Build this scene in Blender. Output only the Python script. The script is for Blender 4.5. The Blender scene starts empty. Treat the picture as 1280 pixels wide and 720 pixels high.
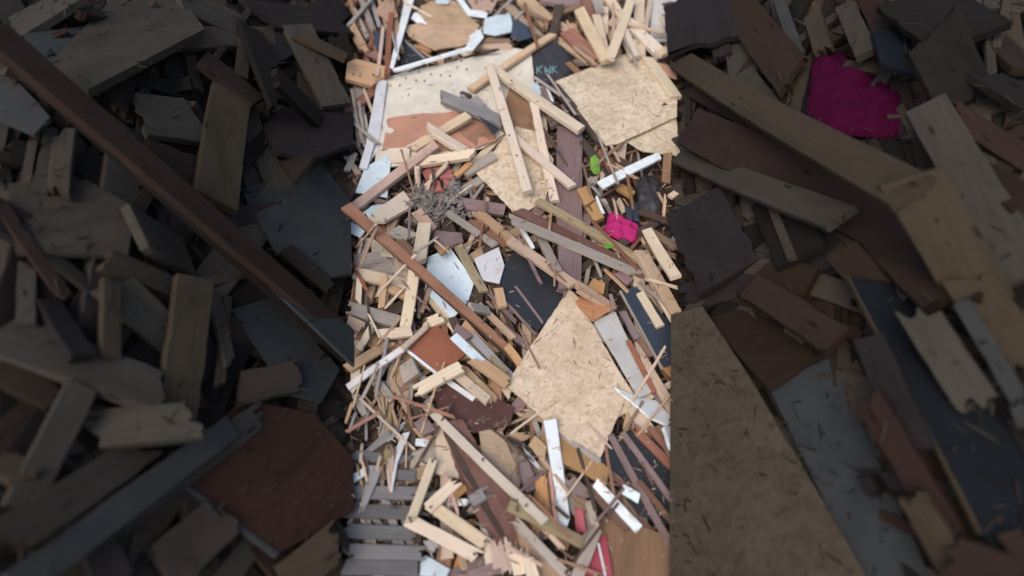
import bpy, bmesh, math, random
from mathutils import Vector, Matrix, noise as mnoise
random.seed(11)
R = math.radians
scene = bpy.context.scene
COL = scene.collection
CAM_Z = 3.4
PITCH = R(54)
FPX = 772.0
LENS = FPX / 1280 * 36
SA, CA = math.sin(R(90) - PITCH), math.cos(R(90) - PITCH)

# ------------------------------------------------------------------ the shape of the heap
def smooth(t):
    t = max(0.0, min(1.0, t)); return t * t * (3 - 2 * t)
def valley_edge(y):
    return 0.262 * (SA * y + CA * CAM_Z)
def heap(x, y):
    z = 1.25 * smooth((abs(x) - valley_edge(y) + 0.03) / 1.7)
    return z + 0.03 * mnoise.noise(Vector((x * 1.3, y * 1.3, 4.2)))
def ray(px, py):
    cx, cy = (px - 640) / FPX, -(py - 360) / FPX
    return Vector((cx, cy * CA + SA, cy * SA - CA))
def at_z(px, py, z):
    d = ray(px, py); t = (z - CAM_Z) / d.z
    return Vector((d.x * t, d.y * t, z))
_hc = {}
def heap_px(px, py):
    k = (int(px // 4), int(py // 4))
    if k in _hc: return _hc[k]
    z = 0.0
    for _ in range(14):
        p = at_z(px, py, z); z += (heap(p.x, p.y) - z) * 0.6
    _hc[k] = z
    return z

# ------------------------------------------------------------------ materials
def srgb(r, g, b):
    f = lambda c: c / 12.92 if c <= .04045 else ((c + .055) / 1.055) ** 2.4
    return (f(r / 255), f(g / 255), f(b / 255))
class NT:
    def __init__(s, name):
        s.m = bpy.data.materials.new(name); s.m.use_nodes = True
        s.t = s.m.node_tree; s.t.nodes.clear()
        s.out = s.n('ShaderNodeOutputMaterial'); s.b = s.n('ShaderNodeBsdfPrincipled')
        s.l(s.b.outputs[0], s.out.inputs[0])
        s.tc = s.n('ShaderNodeTexCoord'); s.oi = s.n('ShaderNodeObjectInfo')
    def n(s, t, **kw):
        o = s.t.nodes.new(t)
        for k, v in kw.items(): setattr(o, k, v)
        return o
    def l(s, a, b): s.t.links.new(a, b)
    def math(s, op, a, b=None):
        n = s.n('ShaderNodeMath', operation=op)
        for i, v in enumerate((a, b)):
            if v is None: continue
            if isinstance(v, (int, float)): n.inputs[i].default_value = v
            else: s.l(v, n.inputs[i])
        return n.outputs[0]
    def coords(s, scale, shift=True):
        mp = s.n('ShaderNodeMapping'); mp.inputs['Scale'].default_value = scale
        if shift:
            ad = s.n('ShaderNodeVectorMath', operation='ADD')
            cb = s.n('ShaderNodeCombineXYZ')
            r37 = s.math('MULTIPLY', s.oi.outputs['Random'], 37.0); r91 = s.math('MULTIPLY', s.oi.outputs['Random'], 91.0)
            s.l(r37, cb.inputs[0]); s.l(r91, cb.inputs[1]); s.l(r37, cb.inputs[2])
            s.l(s.tc.outputs['Object'], ad.inputs[0]); s.l(cb.outputs[0], ad.inputs[1]); s.l(ad.outputs[0], mp.inputs[0])
        else: s.l(s.tc.outputs['Object'], mp.inputs[0])
        return mp.outputs[0]
    def noise(s, co, scale=1, detail=4, rough=.55, dist=0):
        n = s.n('ShaderNodeTexNoise'); n.inputs['Scale'].default_value = scale; n.inputs['Detail'].default_value = detail
        n.inputs['Roughness'].default_value = rough; n.inputs['Distortion'].default_value = dist
        s.l(co, n.inputs['Vector']); return n.outputs['Fac']
    def ramp(s, fac, stops):
        r = s.n('ShaderNodeValToRGB'); e = r.color_ramp.elements
        while len(e) < len(stops): e.new(.5)
        for el, (p, c) in zip(e, stops): el.position = p; el.color = (*c, 1)
        s.l(fac, r.inputs[0]); return r.outputs[0]
    def mix(s, fac, a, b, mode='MIX'):
        m = s.n('ShaderNodeMix', data_type='RGBA', blend_type=mode)
        if isinstance(fac, (int, float)): m.inputs[0].default_value = fac
        else: s.l(fac, m.inputs[0])
        for i, v in ((6, a), (7, b)):
            if isinstance(v, tuple): m.inputs[i].default_value = (*v, 1)
            else: s.l(v, m.inputs[i])
        return m.outputs[2]
    def vary(s, col, val=.3, hue=.02, sat=.3):
        h = s.n('ShaderNodeHueSaturation')
        w = s.n('ShaderNodeTexWhiteNoise', noise_dimensions='1D'); s.l(s.oi.outputs['Random'], w.inputs['W'])
        sp = s.n('ShaderNodeSeparateColor'); s.l(w.outputs['Color'], sp.inputs[0])
        s.l(s.math('ADD', s.math('MULTIPLY', sp.outputs[0], hue), .5 - hue / 2), h.inputs['Hue'])
        s.l(s.math('ADD', s.math('MULTIPLY', sp.outputs[1], sat), 1 - sat / 2), h.inputs['Saturation'])
        s.l(s.math('ADD', s.math('MULTIPLY', sp.outputs[2], val), 1 - val / 2), h.inputs['Value'])
        s.l(col, h.inputs['Color']); return h.outputs[0]
    def finish(s, col, rough=.75, spec=.25, bump=None, bs=.25, bd=.002):
        s.l(col, s.b.inputs['Base Color'])
        s.b.inputs['Specular IOR Level'].default_value = spec
        if isinstance(rough, (int, float)): s.b.inputs['Roughness'].default_value = rough
        else: s.l(rough, s.b.inputs['Roughness'])
        if bump is not None:
            b = s.n('ShaderNodeBump'); b.inputs['Strength'].default_value = bs; b.inputs['Distance'].default_value = bd
            s.l(bump, b.inputs['Height']); s.l(b.outputs[0], s.b.inputs['Normal'])
        return s.m

def wood(name, light, dark, stain, amount=.5, spec=.2, val=.3, knots=True):
    s = NT(name)
    co = s.coords((5, 90, 90)); big = s.coords((2.2, 7, 7)); iso = s.coords((9, 22, 22))
    g = s.noise(co, 1, 5, .6, .6)
    wv = s.n('ShaderNodeTexWave', wave_type='BANDS', bands_direction='Y')
    wv.inputs['Scale'].default_value = 1; wv.inputs['Distortion'].default_value = 11; wv.inputs['Detail'].default_value = 3
    s.l(s.coords((1.0, 15, 15)), wv.inputs['Vector'])
    f = s.math('ADD', s.math('MULTIPLY', g, .85), s.math('MULTIPLY', wv.outputs['Fac'], .15))
    col = s.ramp(f, [(.22, dark), (.42, tuple(a * .6 + b * .4 for a, b in zip(light, dark))), (.74, light)])
    st = s.noise(big, 1, 4, .6, .4)
    stm = s.ramp(st, [(.44, (0, 0, 0)), (.7, (1, 1, 1))])
    sep = s.n('ShaderNodeSeparateColor'); s.l(stm, sep.inputs[0])
    col = s.mix(s.math('MULTIPLY', sep.outputs[0], amount), col, stain)
    sp = s.noise(iso, 2.4, 3, .7)
    spm = s.n('ShaderNodeSeparateColor'); s.l(s.ramp(sp, [(.62, (0, 0, 0)), (.74, (1, 1, 1))]), spm.inputs[0])
    col = s.mix(s.math('MULTIPLY', spm.outputs[0], .5 * amount + .15), col, tuple(c * .35 for c in stain))
    if knots:
        vo = s.n('ShaderNodeTexVoronoi'); vo.inputs['Scale'].default_value = 1
        s.l(s.coords((2.6, 9, 9)), vo.inputs['Vector'])
        km = s.n('ShaderNodeSeparateColor'); s.l(s.ramp(vo.outputs['Distance'], [(.07, (1, 1, 1)), (.13, (0, 0, 0))]), km.inputs[0])
        col = s.mix(s.math('MULTIPLY', km.outputs[0], .75), col, tuple(c * .3 for c in dark))
    col = s.vary(col, val)
    return s.finish(col, .8, spec, f, .3, .002)

def paint(name, colour, under, wear=.35, rough=.45, val=.12, spec=.35):
    s = NT(name)
    n = s.noise(s.coords((9, 30, 30)), 1, 6, .65, .5)
    m = s.n('ShaderNodeSeparateColor'); s.l(s.ramp(n, [(.68 - wear * .25, (0, 0, 0)), (.74 - wear * .2, (1, 1, 1))]), m.inputs[0])
    d = s.noise(s.coords((4, 4, 4)), 1.5, 5, .6)
    base = s.ramp(d, [(.3, tuple(c * .8 for c in colour)), (.62, colour)])
    col = s.mix(m.outputs[0], base, under)
    scr = s.noise(s.coords((3, 160, 60)), 1, 2, .5)
    sm = s.n('ShaderNodeSeparateColor'); s.l(s.ramp(scr, [(.7, (0, 0, 0)), (.76, (1, 1, 1))]), sm.inputs[0])
    col = s.mix(s.math('MULTIPLY', sm.outputs[0], .35), col, tuple(c * .55 for c in colour))
    return s.finish(s.vary(col, val, .01, .2), rough, spec, n, .2, .002)

def osb(name, lights, dark, spec=.2):
    s = NT(name)
    cells = []
    for k, sc in enumerate((34.0, 55.0)):
        wob = s.n('ShaderNodeTexNoise'); wob.inputs['Scale'].default_value = 14; s.l(s.tc.outputs['Object'], wob.inputs['Vector'])
        mx = s.n('ShaderNodeMix', data_type='VECTOR'); mx.inputs[0].default_value = .06
        s.l(s.tc.outputs['Object'], mx.inputs[4]); s.l(wob.outputs['Color'], mx.inputs[5])
        vo = s.n('ShaderNodeTexVoronoi'); vo.inputs['Scale'].default_value = sc
        mp = s.n('ShaderNodeMapping'); mp.inputs['Scale'].default_value = (1, 1.9 if k else .6, 1); mp.inputs['Rotation'].default_value = (0, 0, .6 + k)
        s.l(mx.outputs[1], mp.inputs[0]); s.l(mp.outputs[0], vo.inputs['Vector'])
        sep = s.n('ShaderNodeSeparateColor'); s.l(vo.outputs['Color'], sep.inputs[0])
        ang = s.math('MULTIPLY', sep.outputs[0], 6.28)
        vr = s.n('ShaderNodeVectorRotate', rotation_type='Z_AXIS'); s.l(s.tc.outputs['Object'], vr.inputs['Vector']); s.l(ang, vr.inputs['Angle'])
        m2 = s.n('ShaderNodeMapping'); m2.inputs['Scale'].default_value = (14, 170, 20); s.l(vr.outputs[0], m2.inputs[0])
        g = s.noise(m2.outputs[0], 1, 3, .6)
        edge = s.n('ShaderNodeTexVoronoi', feature='DISTANCE_TO_EDGE'); edge.inputs['Scale'].default_value = sc; s.l(mp.outputs[0], edge.inputs['Vector'])
        cells.append((sep, g, edge.outputs['Distance']))
    f = s.math('ADD', s.math('MULTIPLY', cells[0][0].outputs[1], .32), s.math('MULTIPLY', cells[1][0].outputs[1], .28))
    f = s.math('ADD', f, s.math('MULTIPLY', s.math('ADD', cells[0][1], cells[1][1]), .2))
    col = s.ramp(f, [(.05, dark), (.26, lights[1]), (.5, lights[0]), (.85, lights[2])])
    dk = s.noise(s.coords((38, 60, 38)), 1, 2, .6, 1.)
    dm = s.n('ShaderNodeSeparateColor'); s.l(s.ramp(dk, [(.64, (0, 0, 0)), (.71, (1, 1, 1))]), dm.inputs[0])
    col = s.mix(s.math('MULTIPLY', dm.outputs[0], .6), col, tuple(c * .5 for c in dark))
    big = s.noise(s.coords((3, 3, 3)), 1, 4, .6)
    bm_ = s.n('ShaderNodeSeparateColor'); s.l(s.ramp(big, [(.42, (0, 0, 0)), (.68, (1, 1, 1))]), bm_.inputs[0])
    col = s.mix(s.math('MULTIPLY', bm_.outputs[0], .45), col, tuple(c * .85 for c in lights[1]))
    stn = s.n('ShaderNodeSeparateColor'); s.l(s.ramp(s.noise(s.coords((5, 9, 5)), 1, 5, .7, 1.2), [(.6, (0, 0, 0)), (.7, (1, 1, 1))]), stn.inputs[0])
    col = s.mix(s.math('MULTIPLY', stn.outputs[0], .4), col, dark)
    h = s.math('ADD', s.math('MULTIPLY', cells[0][0].outputs[1], .5), cells[1][1])
    return s.finish(s.vary(col, .08, .01, .1), .7, spec, h, .3, .003)

def soft(name, colour, spread=.35, rough=.9, scale=20, spec=.15):
    s = NT(name)
    n = s.noise(s.coords((scale,) * 3), 1, 5, .6)
    col = s.ramp(n, [(.3, tuple(c * (1 - spread) for c in colour)), (.7, colour)])
    return s.finish(s.vary(col, .15, .01, .1), rough, spec, n, .3, .003)

M = {}
def mk():
    W = wood
    M['pine'] = W('pale_pine', (.56, .45, .325), (.38, .28, .19), (.27, .21, .155), .35)
    M['cream'] = W('cream_pine', (.63, .53, .40), (.46, .365, .26), (.36, .29, .21), .25, val=.2)
    M['tan'] = W('tan_wood', (.45, .32, .21), (.28, .18, .11), (.20, .14, .09), .4)
    M['orange'] = W('orange_wood', (.48, .27, .13), (.30, .15, .07), (.17, .09, .05), .35)
    M['ochre'] = W('ochre_wood', (.38, .23, .10), (.27, .15, .06), (.16, .1, .05), .3, knots=False)
    M['grey'] = W('grey_weathered_wood', (.37, .325, .275), (.21, .18, .15), (.14, .115, .09), .45)
    M['silver'] = W('silver_grey_wood', (.30, .285, .275), (.17, .16, .155), (.10, .09, .085), .4)
    M['brown'] = W('brown_wood', (.27, .165, .105), (.15, .085, .05), (.08, .05, .03), .5)
    M['red'] = W('reddish_brown_wood', (.27, .125, .085), (.14, .06, .04), (.08, .04, .03), .45)
    M['mauve'] = W('mauve_brown_wood', (.245, .175, .165), (.14, .09, .085), (.085, .055, .05), .5)
    M['bark'] = W('bark_brown_wood', (.165, .085, .065), (.075, .035, .027), (.25, .17, .13), .4)
    M['dark'] = W('dark_brown_wood', (.085, .06, .045), (.04, .027, .02), (.03, .02, .016), .5)
    M['olive'] = W('olive_wood', (.33, .26, .14), (.2, .15, .08), (.12, .09, .05), .5)
    M['white'] = paint('white_paint', (.74, .78, .77), (.42, .35, .27), .36)
    M['blue'] = paint('bluish_white_laminate', (.60, .69, .71), (.45, .41, .36), .2, .4)
    M['lilac'] = paint('greyish_white_paint', (.60, .59, .59), (.42, .35, .28), .3)
    M['greyboard'] = paint('pale_grey_laminate', (.50, .48, .44), (.34, .3, .26), .25, .6)
    M['honey'] = W('honey_pine', (.62, .45, .27), (.42, .28, .15), (.3, .21, .12), .25, val=.15)
    M['pinkpine'] = W('pinkish_pine', (.53, .37, .29), (.36, .24, .18), (.26, .18, .14), .35, val=.15)
    M['rust'] = W('rusty_brown_wood', (.33, .185, .125), (.19, .095, .06), (.11, .06, .04), .45, val=.15)
    M['umber'] = W('umber_wood', (.23, .145, .09), (.13, .08, .045), (.08, .055, .035), .4, val=.15)
    M['ash'] = W('ash_grey_wood', (.165, .158, .155), (.105, .098, .096), (.06, .052, .048), .45)
    M['slate'] = paint('slate_laminate', (.038, .047, .062), (.10, .09, .08), .06, .4)
    M['black'] = paint('black_sheet', (.022, .024, .027), (.07, .06, .055), .1, .5)
    M['sheet'] = paint('cream_plywood', (.60, .555, .455), (.47, .40, .30), .22, .7)
    M['salmon'] = paint('salmon_veneer', (.46, .25, .165), (.36, .18, .11), .0, .5)
    M['mahog'] = wood('orange_brown_veneer', (.32, .14, .075), (.23, .095, .048), (.10, .035, .018), .45, .35, .05, False)
    M['maroon'] = paint('dark_red_paint', (.075, .033, .026), (.13, .085, .07), .4, .7)
    M['crimson'] = paint('crimson_paint', (.33, .05, .065), (.3, .15, .12), .15, .5)
    M['fibre'] = soft('tan_fibreboard', (.50, .345, .215), .25, .9, 9)
    M['osb'] = osb('strand_board', ((.57, .47, .325), (.42, .325, .205), (.71, .61, .46)), (.24, .165, .095))
    M['osb2'] = osb('pinkish_strand_board', ((.58, .47, .33), (.46, .355, .235), (.69, .575, .43)), (.26, .18, .11))
    M['pink'] = soft('magenta_cloth', (.44, .02, .155), .3, .95, 60)
    M['green'] = soft('green_plastic', (.16, .36, .045), .3, .5, 20)
    M['teal'] = soft('teal_print', (.16, .30, .29), .3, .6, 30)
    M['char'] = soft('charcoal_plastic', (.045, .042, .045), .4, .5, 14, .3)
    M['fluff'] = soft('grey_fibre', (.27, .235, .21), .5, .95, 30)
    M['redchip'] = soft('red_plaster', (.42, .15, .13), .35, .9, 20)
    M['steel'] = soft('rusty_steel', (.09, .06, .045), .4, .6, 60, .4)
    # added side heaps: the pile's colours darkened to stand in for shade
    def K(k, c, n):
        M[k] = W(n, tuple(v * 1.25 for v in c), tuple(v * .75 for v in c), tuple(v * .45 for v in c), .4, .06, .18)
    K('k_pale', (.041, .0355, .028), 'darkened_grey_timber')
    K('k_tan', (.040, .0305, .0215), 'darkened_tan_timber')
    K('k_brown', (.023, .0145, .0115), 'darkened_brown_timber')
    K('k_dark', (.0115, .0095, .008), 'darkened_black_timber')
    K('k_mauve', (.0185, .0148, .0145), 'darkened_mauve_timber')
    M['k_blue'] = paint('darkened_blue_laminate', (.030, .033, .033), (.02, .017, .015), .15, .75, .08, .08)
    M['k_navy'] = paint('darkened_navy_laminate', (.0065, .0085, .0105), (.02, .018, .016), .08, .7, .05, .1)
    M['k_white'] = paint('darkened_white_paint', (.038, .038, .036), (.035, .03, .026), .2, .75, .1, .08)
    M['k_mahog'] = wood('darkened_red_veneer', (.040, .018, .009), (.028, .0125, .0065), (.012, .006, .004), .4, .06, .05, False)
    M['k_osb'] = osb('darkened_strand_board', ((.058, .046, .032), (.044, .034, .0235), (.070, .056, .041)), (.014, .010, .007), .06)
    M['k_orange'] = W('darkened_orange_timber', (.028, .0175, .0115), (.019, .0115, .008), (.012, .008, .006), .4, .06)
    M['k_pink'] = soft('darkened_magenta_cloth', (.045, .0028, .019), .3, .95, 40, .05)
    # what lies under it all
    s = NT('rotted_wood_mulch')
    n = s.noise(s.coords((1, 1, 1), False), 18, 8, .7, .4)
    M['mulch'] = s.finish(s.ramp(n, [(.32, (.02, .014, .011)), (.58, (.075, .052, .038)), (.75, (.14, .10, .075))]), .95, .1, n, .8, .03)
    s = NT('bare_soil')
    n = s.noise(s.coords((1, 1, 1), False), 3, 9, .65)
    M['soil'] = s.finish(s.ramp(n, [(.3, (.05, .038, .028)), (.7, (.13, .10, .075))]), .95, .1, n, .6, .05)
mk()
TONE = {'pine': 'pale pine', 'cream': 'cream pine', 'tan': 'tan', 'orange': 'orange-brown', 'ochre': 'ochre', 'grey': 'grey weathered', 'silver': 'silvery grey',
        'brown': 'brown', 'red': 'reddish brown', 'mauve': 'mauve-brown', 'bark': 'bark-brown', 'dark': 'dark brown', 'olive': 'olive-brown', 'white': 'white painted',
        'blue': 'bluish white', 'lilac': 'greyish white', 'greyboard': 'pale grey', 'slate': 'slate blue', 'black': 'black', 'sheet': 'cream', 'honey': 'honey pine', 'pinkpine': 'pinkish pine', 'rust': 'rusty brown', 'umber': 'umber', 'salmon': 'salmon',
        'mahog': 'orange-brown', 'maroon': 'dark red', 'crimson': 'crimson', 'fibre': 'tan fibreboard', 'osb': 'strand-board', 'osb2': 'strand-board', 'redchip': 'pinkish red',
        'k_pale': 'darkened grey', 'k_tan': 'dim tan', 'k_brown': 'dim reddish', 'k_dark': 'dim black', 'k_mauve': 'dim mauve', 'k_blue': 'dim blue-grey', 'k_navy': 'navy-black',
        'k_white': 'dull whitish', 'k_mahog': 'dim red-brown', 'k_osb': 'dim strand-board', 'k_orange': 'dim orange-brown'}

# ------------------------------------------------------------------ height buffer: what has been piled so far
GW, GH, CS = 340, 196, 4
def cell(px, py): return (int((px + 40) // CS), int((py + 32) // CS))
BUF = [[heap_px(i * CS - 38, j * CS - 30) - 0.10 for j in range(GH)] for i in range(GW)]
def top(px, py):
    i, j = cell(px, py)
    if 0 <= i < GW and 0 <= j < GH: return BUF[i][j]
    return heap_px(px, py) - .1
def raise_to(px, py, z):
    i, j = cell(px, py)
    if 0 <= i < GW and 0 <= j < GH and z > BUF[i][j]: BUF[i][j] = z

REG = {'A': (438, 0, .25), 'B': (638, 0, .25), 'C': (438, 180, .25), 'D': (638, 180, .25), 'E': (438, 360, .25), 'F': (638, 360, .25), 'G': (438, 540, .25), 'H': (638, 540, .25),
       'L': (0, 0, .5), 'M': (0, 360, .5), 'R': (840, 0, .5), 'S': (840, 360, .5), '0': (0, 0, 1)}
def px(reg, p):
    x, y, k = REG[reg]; return (x + p[0] * k, y + p[1] * k)

BIG = []        # outlines of the large boards
ITEMS = []      # every thing with its picture place, for the labels
def link(name, me, mat, parent=None):
    o = bpy.data.objects.new(name, me); COL.objects.link(o)
    if mat: me.materials.append(M[mat])
    if parent: o.parent = parent
    return o
def from_bm(name, bm, mat, parent=None, sm=False):
    bmesh.ops.recalc_face_normals(bm, faces=bm.faces)
    me = bpy.data.meshes.new(name); bm.to_mesh(me); bm.free()
    if sm:
        for p in me.polygons: p.use_smooth = True
    return link(name, me, mat, parent)

def beam_mesh(L, w, t, ends='cc', rough=1.0, k=None, n=None, taper=(1, 1)):
    """A length of timber along X with chamfers, slight bow, twist and wane; ends c = cut, b = broken, s = splintered."""
    bm = bmesh.new()
    k = k or (9 if ('s' in ends or 'b' in ends) else 3)
    n = n or max(5, min(18, int(L / .06)))
    c = min(w, t) * random.uniform(.07, .14)
    bow = random.uniform(-1, 1) * L * .007 * rough; bz = random.uniform(-1, 1) * L * .005 * rough; tw = random.uniform(-.06, .06) * rough
    def endoff(kind):
        if kind == 'c':
            a = random.uniform(-.12, .12) * w
            return [a * (2 * i / k - 1) for i in range(k + 1)]
        amp = (.5 if kind == 'b' else 1.6) * min(w, .09)
        sl = random.uniform(-.5, .5) * w
        v, out_ = random.random(), []
        for i in range(k + 1):
            v = random.random() if random.random() < .45 else v * random.uniform(.75, 1.2)
            out_.append(-min(1.3, v) ** 1.8 * amp * 1.3 + sl * (2 * i / k - 1))
        return out_
    eo = (endoff(ends[0]), endoff(ends[1]))
    rings = []
    sd = random.random() * 50
    for a in range(n + 1):
        u = a / n; x = (u - .5) * L
        wf = (taper[0] * (1 - u) + taper[1] * u) * (1 + .05 * rough * mnoise.noise(Vector((u * L * 7, sd, 0))))
        if random.random() < .12 * rough: wf *= random.uniform(.9, .98)
        tf = 1 + .06 * rough * mnoise.noise(Vector((u * L * 7, sd, 9)))
        hw, ht = w / 2 * wf, t / 2 * tf
        tip = 1.0
        if a == 0 and ends[0] == 's' or a == n and ends[1] == 's': tip = .35
        topr, botr = [], []
        for i in range(k + 1):
            y = -hw + c + (2 * hw - 2 * c) * i / k
            dx = 0
            if a == 0: dx = -eo[0][i]
            if a == n: dx = eo[1][i]
            topr.append((x + dx, y, ht * tip)); botr.append((x + dx, y, -ht * tip))
        dl, dr = (0, 0)
        if a == 0: dl, dr = -eo[0][0], -eo[0][-1]
        if a == n: dl, dr = eo[1][0], eo[1][-1]
        ring = topr + [(x + dr, hw, ht * tip - c * tip), (x + dr, hw, -ht * tip + c * tip)] + botr[::-1] + [(x + dl, -hw, -ht * tip + c * tip), (x + dl, -hw, ht * tip - c * tip)]
        an = tw * (u - .5) * 2
        vs = []
        for (X, Y, Z) in ring:
            Y2, Z2 = Y * math.cos(an) - Z * math.sin(an), Y * math.sin(an) + Z * math.cos(an)
            s_ = math.sin(math.pi * u)
            vs.append(bm.verts.new((X, Y2 + bow * s_, Z2 + bz * s_)))
        rings.append(vs)
    m = len(rings[0])
    for a in range(n):
        for i in range(m):
            j = (i + 1) % m
            bm.faces.new((rings[a][i], rings[a][j], rings[a + 1][j], rings[a + 1][i]))
    for r in (rings[0], rings[-1]):
        for i in range(k):
            bm.faces.new((r[i], r[i + 1], r[2 * k + 2 - i], r[2 * k + 3 - i]))
        bm.faces.new((r[k], r[k + 1], r[k + 2], r[k + 3]))
        bm.faces.new((r[0], r[2 * k + 3], r[2 * k + 4], r[2 * k + 5]))
    return bm

def frame(p0, p1, up, roll=0):
    X = (p1 - p0).normalized(); Y = up.cross(X).normalized(); Z = X.cross(Y)
    q = Matrix((X, Y, Z)).transposed().to_4x4()
    q = q @ Matrix.Rotation(roll, 4, 'X')
    q.translation = (p0 + p1) / 2
    return q

def nail_bm():
    bm = bmesh.new()
    bmesh.ops.create_cone(bm, cap_ends=True, segments=8, radius1=.0035, radius2=.003, depth=.022, matrix=Matrix.Translation((0, 0, .009)))
    bmesh.ops.create_cone(bm, cap_ends=True, segments=10, radius1=.0075, radius2=.006, depth=.004, matrix=Matrix.Translation((0, 0, .021)))
    return bm
NAIL = None
def nail(parent, x, y, z, tilt=.5):
    global NAIL
    if NAIL is None:
        o = from_bm('nail', nail_bm(), 'steel'); NAIL = o
    else:
        o = NAIL.copy(); COL.objects.link(o)
    o.parent = parent; o.location = (x, y, z); o.rotation_euler = (random.uniform(-tilt, tilt), random.uniform(-tilt, tilt), 0)
    return o

def rest_line(reqs):
    """Two end heights of a straight piece lying on the heights reqs = [(u, z)]: the hull span over its middle."""
    pts = sorted(reqs); hull = []
    for p in pts:
        while len(hull) > 1 and (hull[-1][0] - hull[-2][0]) * (p[1] - hull[-2][1]) - (hull[-1][1] - hull[-2][1]) * (p[0] - hull[-2][0]) >= 0: hull.pop()
        hull.append(p)
    for a, b in zip(hull, hull[1:]):
        if a[0] <= .5 <= b[0] and b[0] > a[0]:
            s = (b[1] - a[1]) / (b[0] - a[0]); return a[1] - s * a[0], a[1] + s * (1 - a[0])
    return hull[0][1], hull[-1][1]

def clip_x(a, b, x, below):
    if a is None: return None, None
    ok = lambda p: p[0] <= x if below else p[0] >= x
    if ok(a) and ok(b): return a, b
    if not ok(a) and not ok(b): return None, None
    u = (x - a[0]) / (b[0] - a[0]); m = (x, a[1] + (b[1] - a[1]) * u)
    return (a, m) if ok(a) else (m, b)
def S(reg, p0, p1, w, mat, noun=None, t=None, ends=None, lm=None, label=None, cat=None, name=None, nails=0, lift=0, filler=False, taper=(1, 1), roll=None, press=.9):
    """A stick, batten or plank: centre line p0-p1 and width w in the picture, laid on what is already piled there."""
    a, b = px(reg, p0), px(reg, p1); W = w * REG[reg][2]
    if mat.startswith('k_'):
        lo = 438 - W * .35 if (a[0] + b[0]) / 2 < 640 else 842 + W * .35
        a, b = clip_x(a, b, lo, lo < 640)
    else:
        a, b = clip_x(*clip_x(a, b, 432, False), 848, True)
    if a is None: return None
    n = 15; Lp = math.hypot(b[0] - a[0], b[1] - a[1])
    if Lp < 1: return None
    nx, ny = -(b[1] - a[1]) / Lp, (b[0] - a[0]) / Lp
    zc = top((a[0] + b[0]) / 2, (a[1] + b[1]) / 2)
    mid = at_z((a[0] + b[0]) / 2, (a[1] + b[1]) / 2, zc)
    dep = SA * mid.y + CA * (CAM_Z - zc)
    side = (nx, ny)
    wv = at_z((a[0] + b[0]) / 2 + nx * W / 2, (a[1] + b[1]) / 2 + ny * W / 2, zc) - at_z((a[0] + b[0]) / 2 - nx * W / 2, (a[1] + b[1]) / 2 - ny * W / 2, zc)
    width = W * dep / FPX
    # seen square-on to the camera as far as a lying piece allows: between the foreshortened and the plain width
    ax_ = (at_z(*b, zc) - at_z(*a, zc)).normalized()
    width = .55 * width + .45 * (wv - ax_ * wv.dot(ax_)).length
    if t is None: t = max(.010, min(.05, width * random.uniform(.38, .6)))
    reqs = []
    for i in range(n + 1):
        u = i / n; X, Y = a[0] + (b[0] - a[0]) * u, a[1] + (b[1] - a[1]) * u
        zs = [top(X + nx * W * q, Y + ny * W * q) for q in (-.35, 0, .35)]
        h = heap_px(X, Y); z = max(zs)
        reqs.append((u, h - .1 + (z - h + .1) * press))
    z0, z1 = rest_line(reqs)
    z0 += t + lift; z1 += t + lift
    P0, P1 = at_z(*a, z0), at_z(*b, z1)
    L = (P1 - P0).length
    # lies on the heap: its face follows the slope there
    e = .12
    g = Vector((-(heap(mid.x + e, mid.y) - heap(mid.x - e, mid.y)) / (2 * e), -(heap(mid.x, mid.y + e) - heap(mid.x, mid.y - e)) / (2 * e), 1)).normalized()
    up = g
    rl = random.uniform(-.22, .22) if roll is None else roll
    if ends is None: ends = random.choice(('cc', 'cc', 'cb', 'bc', 'bb'))
    wide = width > .085
    noun = noun or ('plank' if wide else 'batten' if width > .028 else 'stick')
    nm = name or {'plank': 'plank', 'batten': 'wood_batten', 'stick': 'wood_stick', 'strip': 'wood_strip', 'block': 'wood_block', 'splinter': 'wood_splinter', 'beam': 'heavy_timber'}.get(noun, noun.replace(' ', '_').replace('-', '_'))
    o = from_bm(nm, beam_mesh(L, width, t, ends, taper=taper), mat)
    fr = frame(P0 - Vector((0, 0, t / 2)), P1 - Vector((0, 0, t / 2)), up, rl)
    o.matrix_world = fr
    for i in range(nails):
        nail(o, random.uniform(-.42, .42) * L, random.uniform(-.3, .3) * width, t / 2 - .004)
    for i in range(n + 1):
        u = i / n; X, Y = a[0] + (b[0] - a[0]) * u, a[1] + (b[1] - a[1]) * u
        for q in (-.5, -.25, 0, .25, .5): raise_to(X + nx * W * q, Y + ny * W * q, z0 + (z1 - z0) * u)
    m_ = int(Lp / 3) + 1
    for i in range(m_ + 1):
        u = i / m_; X, Y = a[0] + (b[0] - a[0]) * u, a[1] + (b[1] - a[1]) * u
        for q in (-.4, 0, .4): raise_to(X + nx * W * q, Y + ny * W * q, z0 + (z1 - z0) * u)
    rec(o, a, b, W, mat, noun, lm, label, cat or noun, filler)
    return o

def rec(o, a, b, W, mat, noun, lm, label, cat, filler):
    ITEMS.append(dict(o=o, a=a, b=b, c=((a[0] + b[0]) / 2, (a[1] + b[1]) / 2), L=math.hypot(b[0] - a[0], b[1] - a[1]), W=W, mat=mat, noun=noun, lm=lm, label=label, cat=cat, filler=filler))

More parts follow.
